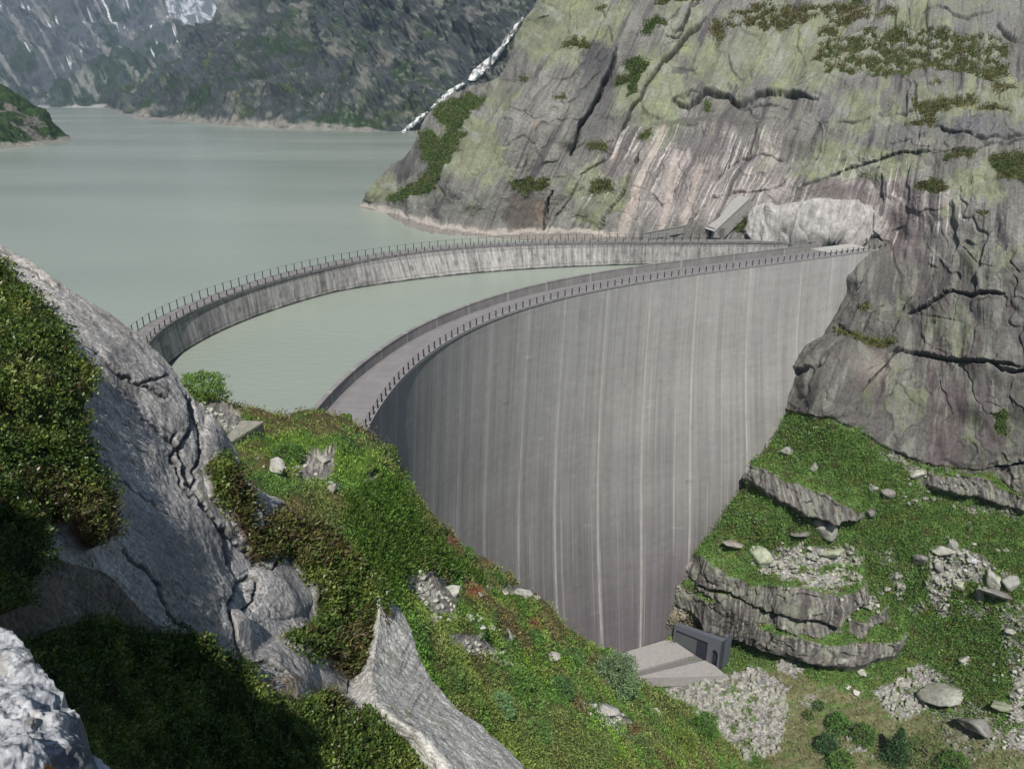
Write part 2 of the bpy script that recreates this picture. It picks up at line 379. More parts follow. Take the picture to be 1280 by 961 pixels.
def sweep_obj(name, path, nrm, prof, mat, Cf, parent, s0=0, s1=None):
    V = sweep(path, nrm, prof + [prof[0]], s0, s1); r, c = V.shape[:2]
    F = grid_faces(r, c).tolist(); F2 = [list(np.array([k * c for k in range(r - 1)])), list(np.array([k * c + c - 1 for k in range(r - 1)]))[::-1]]
    Cc = Cf(V)
    me = bpy.data.meshes.new(name); me.from_pydata(V.reshape(-1, 3).tolist(), [], F + F2); me.update()
    a = me.color_attributes.new('tint', 'FLOAT_COLOR', 'POINT'); c4 = np.ones((r * c, 4), np.float32); c4[:, :3] = Cc.reshape(-1, 3); a.data.foreach_set('color', c4.ravel())
    me.materials.append(mat); o = bpy.data.objects.new(name, me); link(o); place(o, parent); return o
wid = np.interp(rpx, [441, 453, 520, 600, 820, 1100], [7, 6.9, 5.9, 5.6, 6.2, 6.2])
end_par = int(np.searchsorted(rpx, 1051))
def cdeck(V):
    s = f2(V[..., 0] * 2, V[..., 1] * 2, 1.5, 1.5, 4, 4) ; return np.array([.232, .222, .226]) * (1 + .12 * s[..., None])
# deck as cross strips (board marks of the paving run across the crest)
KD = 26; U = np.linspace(0, 1, KD); nd = nor_ * wid[:, None]
DK = np.stack([rail - nd * u + np.array([0, 0, .02 + .05 * math.sin(u * math.pi)]) for u in U], 0)
DC = np.array([.228, .218, .222]) * (1 + .10 * f2(np.broadcast_to(arc, (KD, 900)), np.broadcast_to(U[:, None], (KD, 900)) * 6, .7, 14, 3, 2) + .08 * f2(np.broadcast_to(arc, (KD, 900)), np.broadcast_to(U[:, None], (KD, 900)) * 6, 5, 1, 3, 6))[..., None]
# the deck darkens by the parapet foot
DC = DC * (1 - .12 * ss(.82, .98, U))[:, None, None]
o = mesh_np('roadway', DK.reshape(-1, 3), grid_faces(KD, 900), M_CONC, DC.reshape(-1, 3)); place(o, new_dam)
def cpar(V):
    a = np.broadcast_to(arc[:V.shape[1]], V.shape[:2]); z = V[..., 2]
    c = np.array([.235, .225, .222]) * (1 + .25 * f2(a, z, .5, 8, 4, 14) + .2 * f2(a, z, 2.5, 3, 3, 15))[..., None]
    jd = np.min(np.abs(a[..., None] - jarc), -1); c = mix(c, [.42, .41, .39], .7 * ss(.3, .1, jd)); return c
# parapet: many profile points so the stains have somewhere to sit
pn = nor_ * 1.0; pw = rail - nor_ * wid[:, None]
hh = list(np.linspace(.0, 1.65, 8))
prof = [(0, h) for h in hh] + [(.06, 1.65), (.06, 1.8), (-.62, 1.8), (-.62, 1.65), (-.55, 1.65)] + [(-.55, -2), (0, -2)]
o = sweep_obj('parapet', pw, nor_, prof, M_CONC, cpar, new_dam, 0, end_par)
o = sweep_obj('kerb', rail, nor_, [(.10, -.35), (.10, .16), (-.35, .16), (-.35, -.35)], M_CONC, lambda V: np.array([.30, .29, .29]) * (1 + .15 * f2(V[..., 0], V[..., 1], 1, 1, 3, 4))[..., None], new_dam)
# railing
def railing(path, nrm, off, z0, h, spacing, parent, pr=.05, rails=(1.0, .55), s0=0, s1=None, lean=0, cap=100):
    p = path[s0:s1] + nrm[s0:s1] * off; a = np.r_[0, np.cumsum(np.linalg.norm(np.diff(p, axis=0), axis=1))]; n = min(cap, int(a[-1] / spacing) + 1)
    g = Geo()
    sm = np.stack([np.interp(np.arange(0, a[-1], 1.0), a, p[:, j]) for j in range(3)], -1)
    for f in rails:
        for k in range(len(sm) - 1): g.tube(sm[k] + [0, 0, z0 + h * f], sm[k + 1] + [0, 0, z0 + h * f], .022, 4)
    ro = g.build('railing', M_STEEL); place(ro, parent)
    g2 = Geo().box((-pr, -pr * 1.1, 0), (2 * pr, 0, 0), (0, 2.2 * pr, 0), (0, 0, h + .06)); g2.box((-pr * 2, -pr * 2, 0), (4 * pr, 0, 0), (0, 4 * pr, 0), (0, 0, .05))
    first = None
    for k in range(n):
        q = [np.interp(k * spacing, a, p[:, j]) for j in range(3)]; an = np.interp(k * spacing, a, np.unwrap(np.arctan2(nrm[s0:s1][:, 1], nrm[s0:s1][:, 0])))
        if first is None: first = o_ = g2.build('post', M_STEEL)
        else: o_ = first.copy(); col.objects.link(o_)
        o_.parent = ro; o_.matrix_parent_inverse = Matrix.Identity(4)
        o_.rotation_euler = (0, 0, an)
        o_.location = Vector(q) + Vector((0, 0, z0)); o_.matrix_parent_inverse = Matrix.Identity(4)
    return ro
ro = railing(rail, nor_, -.12, .16, 1.15, 2.05, new_dam, .075)

# ---- old dam behind
OLD = [(176,458),(190.5,434),(209,408),(233,391),(261,378.5),(288,370),(328,356.5),(367,346.5),(400,338.5),(440,328.5),(483,320.5),(540,313.6),(600,309),(660,306),(720,304.3),(790,303.3),(860,303),(930,303),(985,303.4)]
WL = [(176,500),(190,478),(217,448),(239,430),(259,417),(288,401),(328,387.6),(367.6,377.7),(400,370),(440,362),(497,352.5),(550,346.5),(600,342),(689,335.3),(785.6,331.5),(860,330),(930,329),(985,328)]
Qo = curve3(OLD, CREST); old, opx = resample(Qo, 700, np.array([p[0] for p in OLD], float)); ot, on = side_normals(old)
oarc = np.r_[0, np.cumsum(np.linalg.norm(np.diff(old, axis=0), axis=1))]
Qw = curve3(WL, 0); wlx, wpx = resample(Qw, 700, np.array([p[0] for p in WL], float))
# base line at the water found per crest point along its normal: batter from the measured waterline
from math import isnan
bat = np.zeros(700)
for i in range(700):
    d = wlx - old[i]; al = (d * ot[i]).sum(1); j = int(np.argmin(np.abs(al))); bat[i] = (d[j] * on[i]).sum()
bat = np.convolve(np.pad(bat, 20, 'edge'), np.ones(41) / 41, 'same')[20:-20]; bat = np.clip(bat, .5, 7)
NO = 90; dz = np.linspace(0, 16, NO); FO = old[None] + on[None] * (bat[None, :] * (dz / CREST)[:, None] * np.where(dz > CREST, 1, 1)[:, None])[..., None]; FO[..., 2] = CREST - dz[:, None]
BO = (old - on * 4.3)[None] + 0 * dz[:20, None, None]; BO[..., 2] = CREST - np.linspace(0, 16, 20)[:, None]
Ao, Zo = np.meshgrid(oarc, dz)
c = np.array([.285, .275, .268]) * np.ones(Ao.shape + (3,))
v = f2(Ao, Zo, .6, 14, 4, 41, .7) * .75 + f2(Ao, Zo, 4, 20, 3, 42) * .4 + f2(Ao, Zo, .9, .9, 3, 46) * .15
c = c * (1 + v)[..., None]
lm = np.clip(f2(Ao, Zo, .7, 5, 3, 43) * 2.2 - .75, 0, 1) * ss(6.5, 1, Zo * 1.0 + 0); c = mix(c, [.52, .50, .48], lm * .8)
c = mix(c, [.09, .085, .085], np.clip(f2(Ao, Zo, 1.3, 4, 3, 44) * 2.2 - .9, 0, 1) * .7)
jj = np.abs((Ao / 6.4) % 1 - .5) * 6.4; c = mix(c, [.46, .44, .42], ss(.22, .05, jj) * np.clip(.5 + 1.5 * f2(Ao, Zo, 6, 3, 2, 47), 0, 1)); nk = np.hypot(((Ao / 12.8) % 1 - .5) * 12.8 / .7, (Zo - 3.4) / .8); c = mix(c, [.10, .10, .10], ss(1.2, .6, nk) * .55)
blk = (np.abs((Zo / 2.1) % 1 - .5) < .035) | (np.abs(((Ao + 1.7 * np.floor(Zo / 2.1 + .5)) / 5.2) % 1 - .5) < .010); c[blk] *= .62
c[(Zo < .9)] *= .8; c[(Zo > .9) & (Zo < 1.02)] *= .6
c = mix(c, [.035, .04, .035], ss(CREST - .55, CREST - .15, Zo + .2 * f2(Ao, Zo, 3, 3, 2, 45)))
old_dam = empty('gravity_dam', tuple(old[350])); old_dam.location.z = -10
tag(old_dam, 'older stained grey masonry dam curving across the lake behind the new wall', 'dam')
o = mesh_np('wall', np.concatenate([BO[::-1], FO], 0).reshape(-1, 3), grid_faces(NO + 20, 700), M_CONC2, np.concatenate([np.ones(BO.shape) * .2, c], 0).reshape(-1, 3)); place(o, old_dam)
KD = 14; U = np.linspace(0, 1, KD); aK = np.broadcast_to(oarc, (KD, 700)); uK = np.broadcast_to(U[:, None], (KD, 700)) * 5
DK = np.stack([old - on * 4.3 * u + np.array([0, 0, .03]) for u in U], 0); DC = np.array([.20, .192, .19]) * (1 + .3 * f2(aK, uK, 1.5, 1.5, 4, 51) + .1 * (np.sin(aK * 3.3) > .6))[..., None]
o = mesh_np('walkway', DK.reshape(-1, 3), grid_faces(KD, 700), M_CONC2, DC.reshape(-1, 3)); place(o, old_dam)
sweep_obj('coping', old, on, [(.22, -.35), (.22, .22), (-.4, .22), (-.4, -.35)], M_CONC2, lambda V: np.array([.17, .165, .165]) * (1 + .4 * f2(V[..., 0], V[..., 1], .7, .7, 3, 4))[..., None], old_dam)
railing(old, on, -4.1, .05, 1.65, 2.35, old_dam, .062, rails=(1.0,), s1=int(np.searchsorted(opx, 900)))
railing(old, on, -.1, .2, 1.1, 2.35, old_dam, .075, rails=(1.0,), s1=int(np.searchsorted(opx, 900)))
# ================================================================== RIGHT CLIFF AND VALLEY SIDE (one rock surface)
def c3(k, pts): return [(k[0] + x / k[2], k[1] + y / k[2]) for x, y in pts]
K2, K3, K6, K8 = (420, 0, 2.909), (840, 0, 2.909), (840, 260, 2.909), (840, 560, 2.909)
K9, K10, K11, K12 = (640, 0, 4.923), (1020, 0, 4.923), (1000, 560, 4.571), (840, 660, 4.571)
ABUT = [(1086, 313), (1075, 332), (1058, 365), (1040, 400), (1018, 440), (1000, 480), (985, 520), (960, 560), (935, 600), (902, 650), (870, 700), (855, 740), (843, 775), (838, 800)]
ctrl = []
for x, y in [(453,260),(490,270),(525,284),(560,291),(600,295),(650,298),(700,300)]: ctrl.append((x, y, tz(x, y)))
ctrl += [(430, 300, 262), (520, 330, 225), (700, 340, 222), (850, 340, 214), (950, 330, 212), (1040, 335, 212)]
ctrl += [(760,299,231),(830,299,216),(900,299,210),(960,301,207),(1020,305,203.5),(1060,308,201)]
ctrl += [(600,200,247),(650,100,258),(680,0,272),(690,-40,277),(657,34,284),(623,96,281),(570,120,291),(548,133,296),(523,165,296),(489,206,299),(458,241,301),(600,150,258),(560,230,252),
         (760,100,250),(800,0,265),(800,-40,272),(760,200,238),(740,250,237),(850,200,226),(850,260,217),(900,100,240),(900,0,255),(950,125,230),(950,200,216),(950,260,209),(1000,50,242),
         (1100,60,236),(1050,110,217),(1050,180,206),(1050,230,203),(1150,110,207),(1150,60,230),(1150,0,246),(1280,0,236),(1280,60,217),(1280,110,196),(1280,190,184),(1150,190,193),(1100,250,197),
         (1160,260,187),(1200,300,180),(1280,300,170),(1130,340,187),(1120,400,184),(1280,400,166),(1200,400,175),(1100,480,178),(1200,480,171),(1280,480,164),(1030,500,175),(1100,540,172),(1200,575,168),(1280,580,163)]
for x, y in ABUT:
    ft = face_t(x - 4, y)
    if ft is None: ft = 198
    ctrl.append((x, y, ft - .4)); ctrl.append((x - 26, y + 4, ft + 7))
for x, y, z in [(1280,620,-40),(1280,700,-52),(1280,780,-62),(1280,860,-71),(1280,960,-80),(1380,960,-76),(1150,780,-73),(1150,860,-83),(1150,960,-88),(1050,960,-91),(1050,880,-89),(950,870,-92.5),(950,960,-95),(1000,920,-93),(900,850,-94),(900,900,-96),(850,960,-101),(760,980,-104),(850,860,-96.5),(790,860,-98),(700,880,-102),(730,960,-105),(1280,1010,-82),(1100,1010,-92)]: ctrl.append((x, y, tz(x, y, z)))
ctrl += [(1150,620,169),(1150,700,170),(1050,620,174),(1050,700,177),(950,640,178),(950,700,183),(900,760,188),(1000,760,177),(1050,800,177),(850,788,200),(868,795,199),(885,803,197),(903,815,193),(930,800,190)]
ctrl += [(870, 832, tz(870, 832, -94.5)), (835, 825, tz(835, 825, -96)), (905, 838, tz(905, 838, -94)), (950, 840, tz(950, 840, -91))]
fieldR = TPS(ctrl, 2e-4)
xl_y = [-45, 0, 34, 69, 96, 112, 120, 133, 150, 165, 185, 196, 206, 227, 241, 258, 290, 318]
xl_x = [692, 671, 657, 640, 623, 598, 570, 548, 533, 525, 516, 504, 489, 471, 458, 450, 446, 446]
yl_y = [312, 332, 365, 400, 440, 480, 520, 560, 600, 650, 700, 740, 775, 803, 812, 835, 860, 1015]
yl_x = [1066, 1062, 1046, 1028, 1006, 988, 972, 948, 923, 890, 858, 846, 836, 834, 800, 700, 690, 690]
def gridR(y0, y1, nr, nc, ly, lx):
    rows = np.linspace(y0, y1, nr); left = np.interp(rows, ly, lx); uu = np.linspace(0, 1, nc)
    return left[:, None] + (1400 - left[:, None]) * uu[None], np.repeat(rows[:, None], nc, 1)

# cracks: (points, width px, depth m, step m, step reach px).  step > 0 raises the left side of the direction of travel
CR = []
def crack(K, pts, w=1.6, depth=1.4, step=0., reach=30): CR.append((c3(K, pts) if K else pts, w, depth, step, reach))
crack(K9, [(640,300),(630,370),(600,470),(560,540),(520,640),(470,720),(410,790),(395,870),(360,955)], 3.2, 3.2, -3.0, 45)
crack(K2, [(790,700),(770,760),(755,850)], 3.0, 2.4, -2.0, 22)
crack(K9, [(1190,130),(1120,230),(1010,350),(930,410),(880,480),(830,560),(790,640),(730,690),(700,750),(670,810)], 2.4, 2.4, -1.4, 35)
crack(K9, [(670,810),(640,880),(600,960)], 1.8, 1.3, -1.2, 30)
crack(K9, [(1120,40),(1080,150),(1040,280),(1010,300),(950,270)], 2.6, 2.4, 1.0, 14)
crack(K9, [(390,90),(395,200),(360,250)], 1.1, .9); crack(K9, [(600,50),(560,150),(500,270),(500,290)], 1.4, 1.0, .6, 20)
crack(K9, [(560,80),(600,200),(630,320)], 1.6, 1.0, .8, 24); crack(K9, [(690,10),(640,140),(625,190)], 1.3, 1.0)
crack(K9, [(280,560),(310,500),(370,490),(390,460),(450,420)], 1.6, 1.0, .8, 16); crack(K9, [(450,450),(520,400),(560,340),(620,320)], 1.4, .8, -.9, 20)
crack(K9, [(0,690),(80,700),(150,760),(190,740)], 1.3, .9, .9, 20); crack(K9, [(270,755),(330,765),(400,780)], 1.3, .9, .8, 18)
crack(K9, [(980,490),(1000,450),(1060,440),(1100,460),(1150,490)], 1.2, .9, .9, 14); crack(K9, [(905,535),(940,565),(995,570)], 1.1, .8, .4, 10)
crack(K9, [(570,890),(630,880)], 1.6, 1.2, .6, 10)
crack(K9, [(980,640),(1020,625),(1060,640),(1110,600),(1160,620),(1210,590),(1280,600)], 2.0, 1.6, 1.2, 18)
crack(K9, [(800,430),(700,480),(660,560),(600,700),(560,860)], 1.2, .8, -.5, 22)
crack(K2, [(1010,520),(980,590),(900,640),(860,720),(800,800),(770,860)], 1.8, 1.3, -1.0, 26)
crack(K2, [(1100,560),(1060,680),(1010,760),(960,850)], 2.2, 1.8, -1.5, 26); crack(K2, [(640,700),(690,600),(700,560)], 1.2, .8, 1.0, 26)
crack(K2, [(1080,690),(1130,700),(1060,740)], 1.2, .7)
crack(K3, [(0,370),(60,400),(110,365),(150,345),(200,360),(240,390),(290,385),(340,365),(440,350),(530,372)], 2.6, 2.0, 2.6, 26)
crack(K3, [(240,400),(330,400),(420,395)], 2.0, 1.2, .8, 12)
crack(K3, [(410,755),(470,700),(560,660),(640,620),(700,605),(760,590),(830,567),(960,568),(1060,572),(1200,535),(1280,512)], 1.7, 1.3, 1.7, 30)
crack(K10, [(730,770),(820,810),(880,850),(960,890),(1020,905),(1180,870),(1280,850)], 1.9, 1.6, 1.4, 26)
crack(K10, [(820,820),(790,890),(750,945),(640,935)], 1.6, 1.3, .9, 20)
crack(K3, [(0,860),(90,780),(150,720),(230,712),(330,712),(380,700),(430,650),(470,600)], 1.6, 1.1, 1.0, 20)
crack(K3, [(170,650),(190,610),(250,570),(330,560),(400,572)], 1.6, 1.2, 1.1, 18); crack(K3, [(50,470),(100,480),(120,510)], 1.5, 1.0, .6)
crack(K10, [(380,715),(500,690),(560,680),(600,665)], 2.0, 1.4, 1.0, 14); crack(K10, [(0,775),(80,765)], 1.4, 1.0); crack(K10, [(140,760),(230,765),(330,750)], 1.5, 1.2, .6, 12)
crack(K10, [(660,85),(750,80),(800,115),(880,135),(960,125),(1070,105)], 1.8, 1.5, 1.3, 22); crack(K10, [(1100,185),(1150,230),(1200,260),(1250,280)], 2.2, 1.8, 1.3, 18)
crack(K10, [(450,910),(560,880),(700,840)], 1.2, .8, .6); crack(K10, [(380,30),(385,-40)], 1.5, 1); crack(K10, [(480,620),(440,680),(395,720)], 1.2, .7, .5)
crack(K10, [(170,560),(230,500),(300,490)], 1.2, .6); crack(K3, [(280,340),(330,260),(390,180)], 1.6, .9, .9, 26); crack(K3, [(130,330),(150,240),(190,170)], 1.5, .9, -.6, 22)
crack(K3, [(490,280),(450,330),(560,270),(600,235)], 1.4, 1.0, .5); crack(K3, [(10,160),(50,120),(70,60),(100,30)], 2.2, 1.7, .8, 14); crack(K3, [(0,100),(30,60)], 2, 1.4)
crack(K3, [(400,760),(560,700),(700,640),(830,590)], 1.0, .5, .5, 14)
crack(K6, [(860,382),(910,370),(960,345),(1000,320),(1030,305),(1090,325),(1140,315),(1210,318)], 2.4, 1.8, 1.6, 26)
crack(K6, [(800,460),(830,400),(850,350),(875,325)], 1.7, 1.2, -1.0, 16); crack(K6, [(770,548),(830,530),(910,533),(980,550),(1060,565),(1130,572),(1200,575),(1280,582)], 2.2, 1.8, 2.0, 22)
crack(K6, [(830,530),(790,550),(750,600),(700,650),(665,735)], 2.2, 1.7, -1.6, 26); crack(K6, [(600,420),(660,462),(720,490),(800,518)], 1.8, 1.2, 1.2, 16)
crack(K6, [(595,405),(640,330),(690,262)], 1.9, 1.4, -1.0, 12); crack(K6, [(690,462),(720,390),(770,352)], 1.9, 1.4, -1.0, 14); crack(K6, [(640,440),(680,350)], 1.4, 1.0, .6)
crack(K6, [(478,612),(520,602),(556,598)], 2.8, 2.6, 1.6, 14); crack(K6, [(560,470),(520,560),(478,620)], 1.6, 1.2, -1.0, 14)
crack(K6, [(545,590),(510,680),(470,740)], 1.7, 1.2, -1.0, 16); crack(K6, [(610,580),(580,660),(560,700)], 1.2, .8, .5)
crack(K6, [(770,620),(830,660),(880,720)], 1.2, .7, .5); crack(K6, [(690,820),(710,720),(790,640),(900,550)], 1.2, .6, -.6, 24)
crack(K6, [(930,230),(945,160)], 1.3, .9); crack(K6, [(1230,200),(1265,245)], 1.5, 1.0, .6); crack(K6, [(1050,130),(1120,210),(1180,230)], 1.2, .5, .5)
crack(K6, [(1240,620),(1225,680),(1240,730)], 1.4, 1.0); crack(K6, [(900,940),(960,800),(1010,760)], 1.2, .6, .4); crack(K6, [(1090,560),(1110,430)], 1.3, .8, .5)
crack(K6, [(840,380),(960,400),(1060,420)], 1, .5, .4); crack(K6, [(740,400),(790,430),(830,480)], 1.2, .7, .5)
crack(K6, [(1180,943),(1280,928)], 2.6, 2.2, 1.2, 12)
crack(K6, [(1165,575),(1200,595),(1250,600),(1280,590)], 3.2, 2.8, 1.6, 14)
crack(K6, [(430,745),(560,762),(660,800),(700,822),(740,850),(800,882),(870,915),(960,938),(1100,955),(1180,945)], 2.0, 1.4, 1.2, 26)
# ledges of the valley side: (top edge, bottom edge, protrusion m, roll-off px)
LG = []
def ledge(K, top, bot, D, dec): LG.append((np.array(c3(K, top)), np.array(c3(K, bot)), D, dec))
ledge(K12, [(60,185),(150,170),(200,175),(290,225),(370,270),(470,305),(560,320),(700,330),(800,345),(900,370),(1000,340),(1110,275)], [(60,270),(150,310),(230,320),(300,325),(420,390),(560,440),(700,475),(800,500),(890,530),(960,480),(1040,400)], 4.6, 26)
ledge(K12, [(30,275),(180,320),(300,350),(430,390),(560,450),(700,475),(900,530),(950,560)], [(30,275),(180,330),(300,400),(430,470),(560,500),(700,550),(830,585),(950,570)], 1.6, 8)
ledge(K12, [(20,300),(120,350),(200,370),(330,400),(480,480),(620,560),(700,560),(800,600),(900,640),(1010,620),(1150,640),(1280,640),(1340,590)], [(20,430),(120,460),(200,510),(330,580),(430,620),(560,700),(680,740),(780,775),(930,805),(1060,825),(1150,770),(1280,750),(1340,640)], 5.2, 18)
ledge(K12, [(1000,500),(1080,520),(1120,480),(1230,420)], [(1000,580),(1060,610),(1110,560),(1210,520)], 2.6, 8)
ledge(K11, [(-330,90),(-250,120),(-160,160),(-60,215),(50,230),(130,250),(220,300),(300,330),(370,360)], [(-330,200),(-250,230),(-160,300),(-60,340),(20,370),(130,390),(220,385),(300,390),(370,380)], 4.0, 14)
ledge(K11, [(700,150),(800,165),(900,160),(980,150),(1060,180),(1120,220),(1200,245),(1300,290)], [(700,215),(800,250),(900,270),(980,275),(1060,300),(1120,320),(1200,350),(1300,380)], 3.2, 10)
ledge(K11, [(1130,120),(1200,110),(1300,90)], [(1130,180),(1200,240),(1300,260)], 3.4, 8)

# vegetation polygons on the cliff: (polygon, brown 0..1)
VG = []
def veg(K, pts, b=0.): VG.append((c3(K, pts) if K else pts, b))
veg(K2, [(300,480),(340,478),(380,500),(440,470),(500,400),(540,352),(500,362),(430,378),(370,400),(380,440),(440,480),(470,470),(430,560),(380,620),(350,690),(260,740),(190,722),(250,690),(310,650),(340,600),(310,570)], .15)
veg(K2, [(360,420),(380,385),(460,365),(540,350),(545,370),(490,420),(440,480),(420,500),(380,440)], .1)
veg(K2, [(622,662),(700,650),(790,655),(760,690),(690,700),(650,690)], .35)
veg(K9, [(310,300),(340,240),(370,220),(400,270),(450,250),(500,310),(450,350),(400,310)], .5)
veg(K9, [(640,490),(720,480),(700,400),(760,370),(840,410),(840,450),(790,520),(770,590),(690,625),(720,570),(700,530),(640,550)], .1)
veg(K9, [(800,250),(820,190),(870,130),(950,170),(950,210),(890,200),(830,260)], .1); veg(K9, [(870,60),(890,0),(960,-60),(1160,-60),(1170,50),(1060,50),(1000,40),(930,70)], .5)
veg(K9, [(500,60),(560,50),(570,70),(520,90)], .6); veg(K9, [(775,850),(820,790),(860,790),(830,850)], .4); veg(K9, [(470,900),(520,880),(590,930),(520,950)], .5)
veg(K9, [(270,600),(330,615),(335,635),(290,625)], .4); veg(K9, [(35,460),(85,452),(90,465),(45,474)], .4); veg(K2, [(930,680),(990,650),(1015,690),(960,690),(930,710)], .5)
veg(K2, [(1100,500),(1130,465),(1150,490),(1120,505)], .3); veg(K9, [(1240,140),(1300,120),(1290,200),(1250,240)], .8)
veg(K10, [(-20,380),(40,300),(150,260),(250,200),(330,180),(420,190),(520,170),(640,180),(700,190),(820,210),(950,240),(1060,260),(1190,310),(1180,350),(1080,380),(1200,410),(1180,470),(1100,480),(1060,520),(960,480),(890,470),(800,450),(640,430),(560,460),(440,470),(330,470),(200,470),(120,430),(60,470),(60,410),(-40,410)], .45)
veg(K10, [(1060,490),(1150,520),(1240,530),(1180,560),(1080,560)], .7); veg(K10, [(670,530),(740,520),(770,555),(720,570)], .8)
veg(K10, [(575,600),(640,630),(740,620),(830,620),(960,590),(980,630),(830,660),(830,690),(740,690),(730,770),(640,780),(560,770),(650,720),(670,690),(600,650)], .65)
veg(K10, [(1000,680),(1080,680),(1200,710),(1160,725),(1010,715)], .7)
veg(K3, [(150,110),(230,50),(330,20),(420,35),(500,20),(620,10),(800,40),(830,55),(700,60),(640,90),(560,90),(520,75),(440,110),(330,120),(260,90),(200,110),(170,170),(150,130)], .75)
veg(K3, [(520,150),(560,100),(610,110),(600,140),(540,160)], .7); veg(K3, [(640,-30),(690,-30),(690,20),(650,10)], .2)
veg(K3, [(1170,572),(1280,565),(1400,560),(1400,660),(1280,655),(1180,645),(1150,600)], .3); veg(K3, [(890,685),(950,655),(1010,690),(970,715),(905,700)], .45)
veg(K3, [(1105,780),(1145,776),(1146,794),(1110,795)], .9); veg(K3, [(980,590),(1030,570),(1110,575),(1060,590),(1000,598)], .4); veg(K3, [(110,390),(135,380),(140,412),(115,415)], .2)
veg(K6, [(600,425),(640,450),(700,465),(810,510),(760,520),(690,500),(640,470),(600,450)], .6); veg(K6, [(680,350),(720,345),(720,370),(690,372)], .7); veg(K6, [(1158,742),(1215,740),(1220,770),(1212,820),(1170,822),(1175,780)], .0)
veg(K3, [(230,830),(260,790),(275,800),(240,850)], .4)
GRASS_TOP = np.array(c3(K6, [(385,760),(430,742),(560,770),(640,800),(680,800),(740,862),(840,912),(960,950),(1100,968),(1280,965)]))
# bare stones / scree on the green side
SC = [(c3(K11, a), w) for a, w in [
 ([(-280,620),(-200,560),(0,545),(100,555),(240,540),(370,580),(380,620),(240,650),(130,660),(60,740),(-60,740),(-160,720),(-260,690)], 1.), ([(30,720),(120,700),(220,680),(370,700),(360,730),(230,760),(160,820),(80,800),(20,780)], 1.),
 ([(740,560),(830,565),(960,570),(1080,640),(1130,720),(1060,760),(960,760),(880,800),(840,860),(880,960),(800,960),(740,860),(720,760),(730,640)], 1.), ([(520,700),(600,690),(610,800),(560,840),(530,780)], .9),
 ([(390,560),(520,570),(560,660),(590,760),(500,700)], .55), ([(940,420),(980,420),(970,470)], .8), ([(590,900),(700,870),(740,920),(640,950)], .8), ([(920,920),(1080,900),(1060,980),(950,960)], .7),
 ([(1160,700),(1240,740),(1230,800),(1150,790)], .8), ([(330,840),(440,850),(400,910),(300,900)], 1.), ([(300,850),(430,830),(460,870),(380,900)], .9),
 ([(440,0),(520,20),(680,110),(740,150),(700,190),(560,90),(450,40)], .75), ([(640,130),(780,150),(700,250),(640,330),(660,220)], .5), ([(900,330),(1150,330),(1280,380),(1280,410),(1100,370),(930,360)], .7), ([(1170,900),(1280,880),(1400,900),(1400,1400),(1210,1300),(1150,1000)], .7)]]
SC += [(c3(K8, a), w) for a, w in [([(720,880),(790,850),(850,810),(900,780),(960,800),(1040,860),(1000,900),(900,960),(840,990),(780,960)], 1.), ([(375,765),(440,755),(480,800),(450,835),(385,805)], 1.), ([(1240,820),(1400,700),(1400,1100),(1220,1100)], 1.),
  ([(940,960),(1020,900),(1150,950),(1240,1060),(1100,1140),(1000,1080)], .6), ([(0,830),(190,828),(300,790),(420,860),(430,960),(380,1120),(120,1170),(60,1000),(-60,980)], 1.), ([(640,1040),(700,1000),(720,1100),(640,1120)], .9),
  ([(0,575),(80,590),(210,640),(130,655),(90,620),(20,640)], .8), ([(460,900),(530,900),(520,950),(470,940)], .8), ([(1210,600),(1280,590),(1300,680),(1230,660)], .7)]]
DRY = [c3(K8, a) for a in [[(150,830),(280,790),(420,790),(520,850),(700,890),(900,960),(1280,1060),(1400,1300),(400,1300),(330,1100),(300,900)], [(820,60),(980,110),(1100,150),(1060,170),(900,110)]]]
def streakc(X, Y):
    k0 = np.interp(X, [450, 700, 900, 1080, 1160, 1280], [-.22, -.48, -.46, -.40, -.10, .0]); k1 = np.interp(X, [1000, 1100, 1200, 1280], [.3, .12, .02, 0])
    return X - np.where(Y < 300, k0, -k1) * (Y - 300)
MR = Patch()
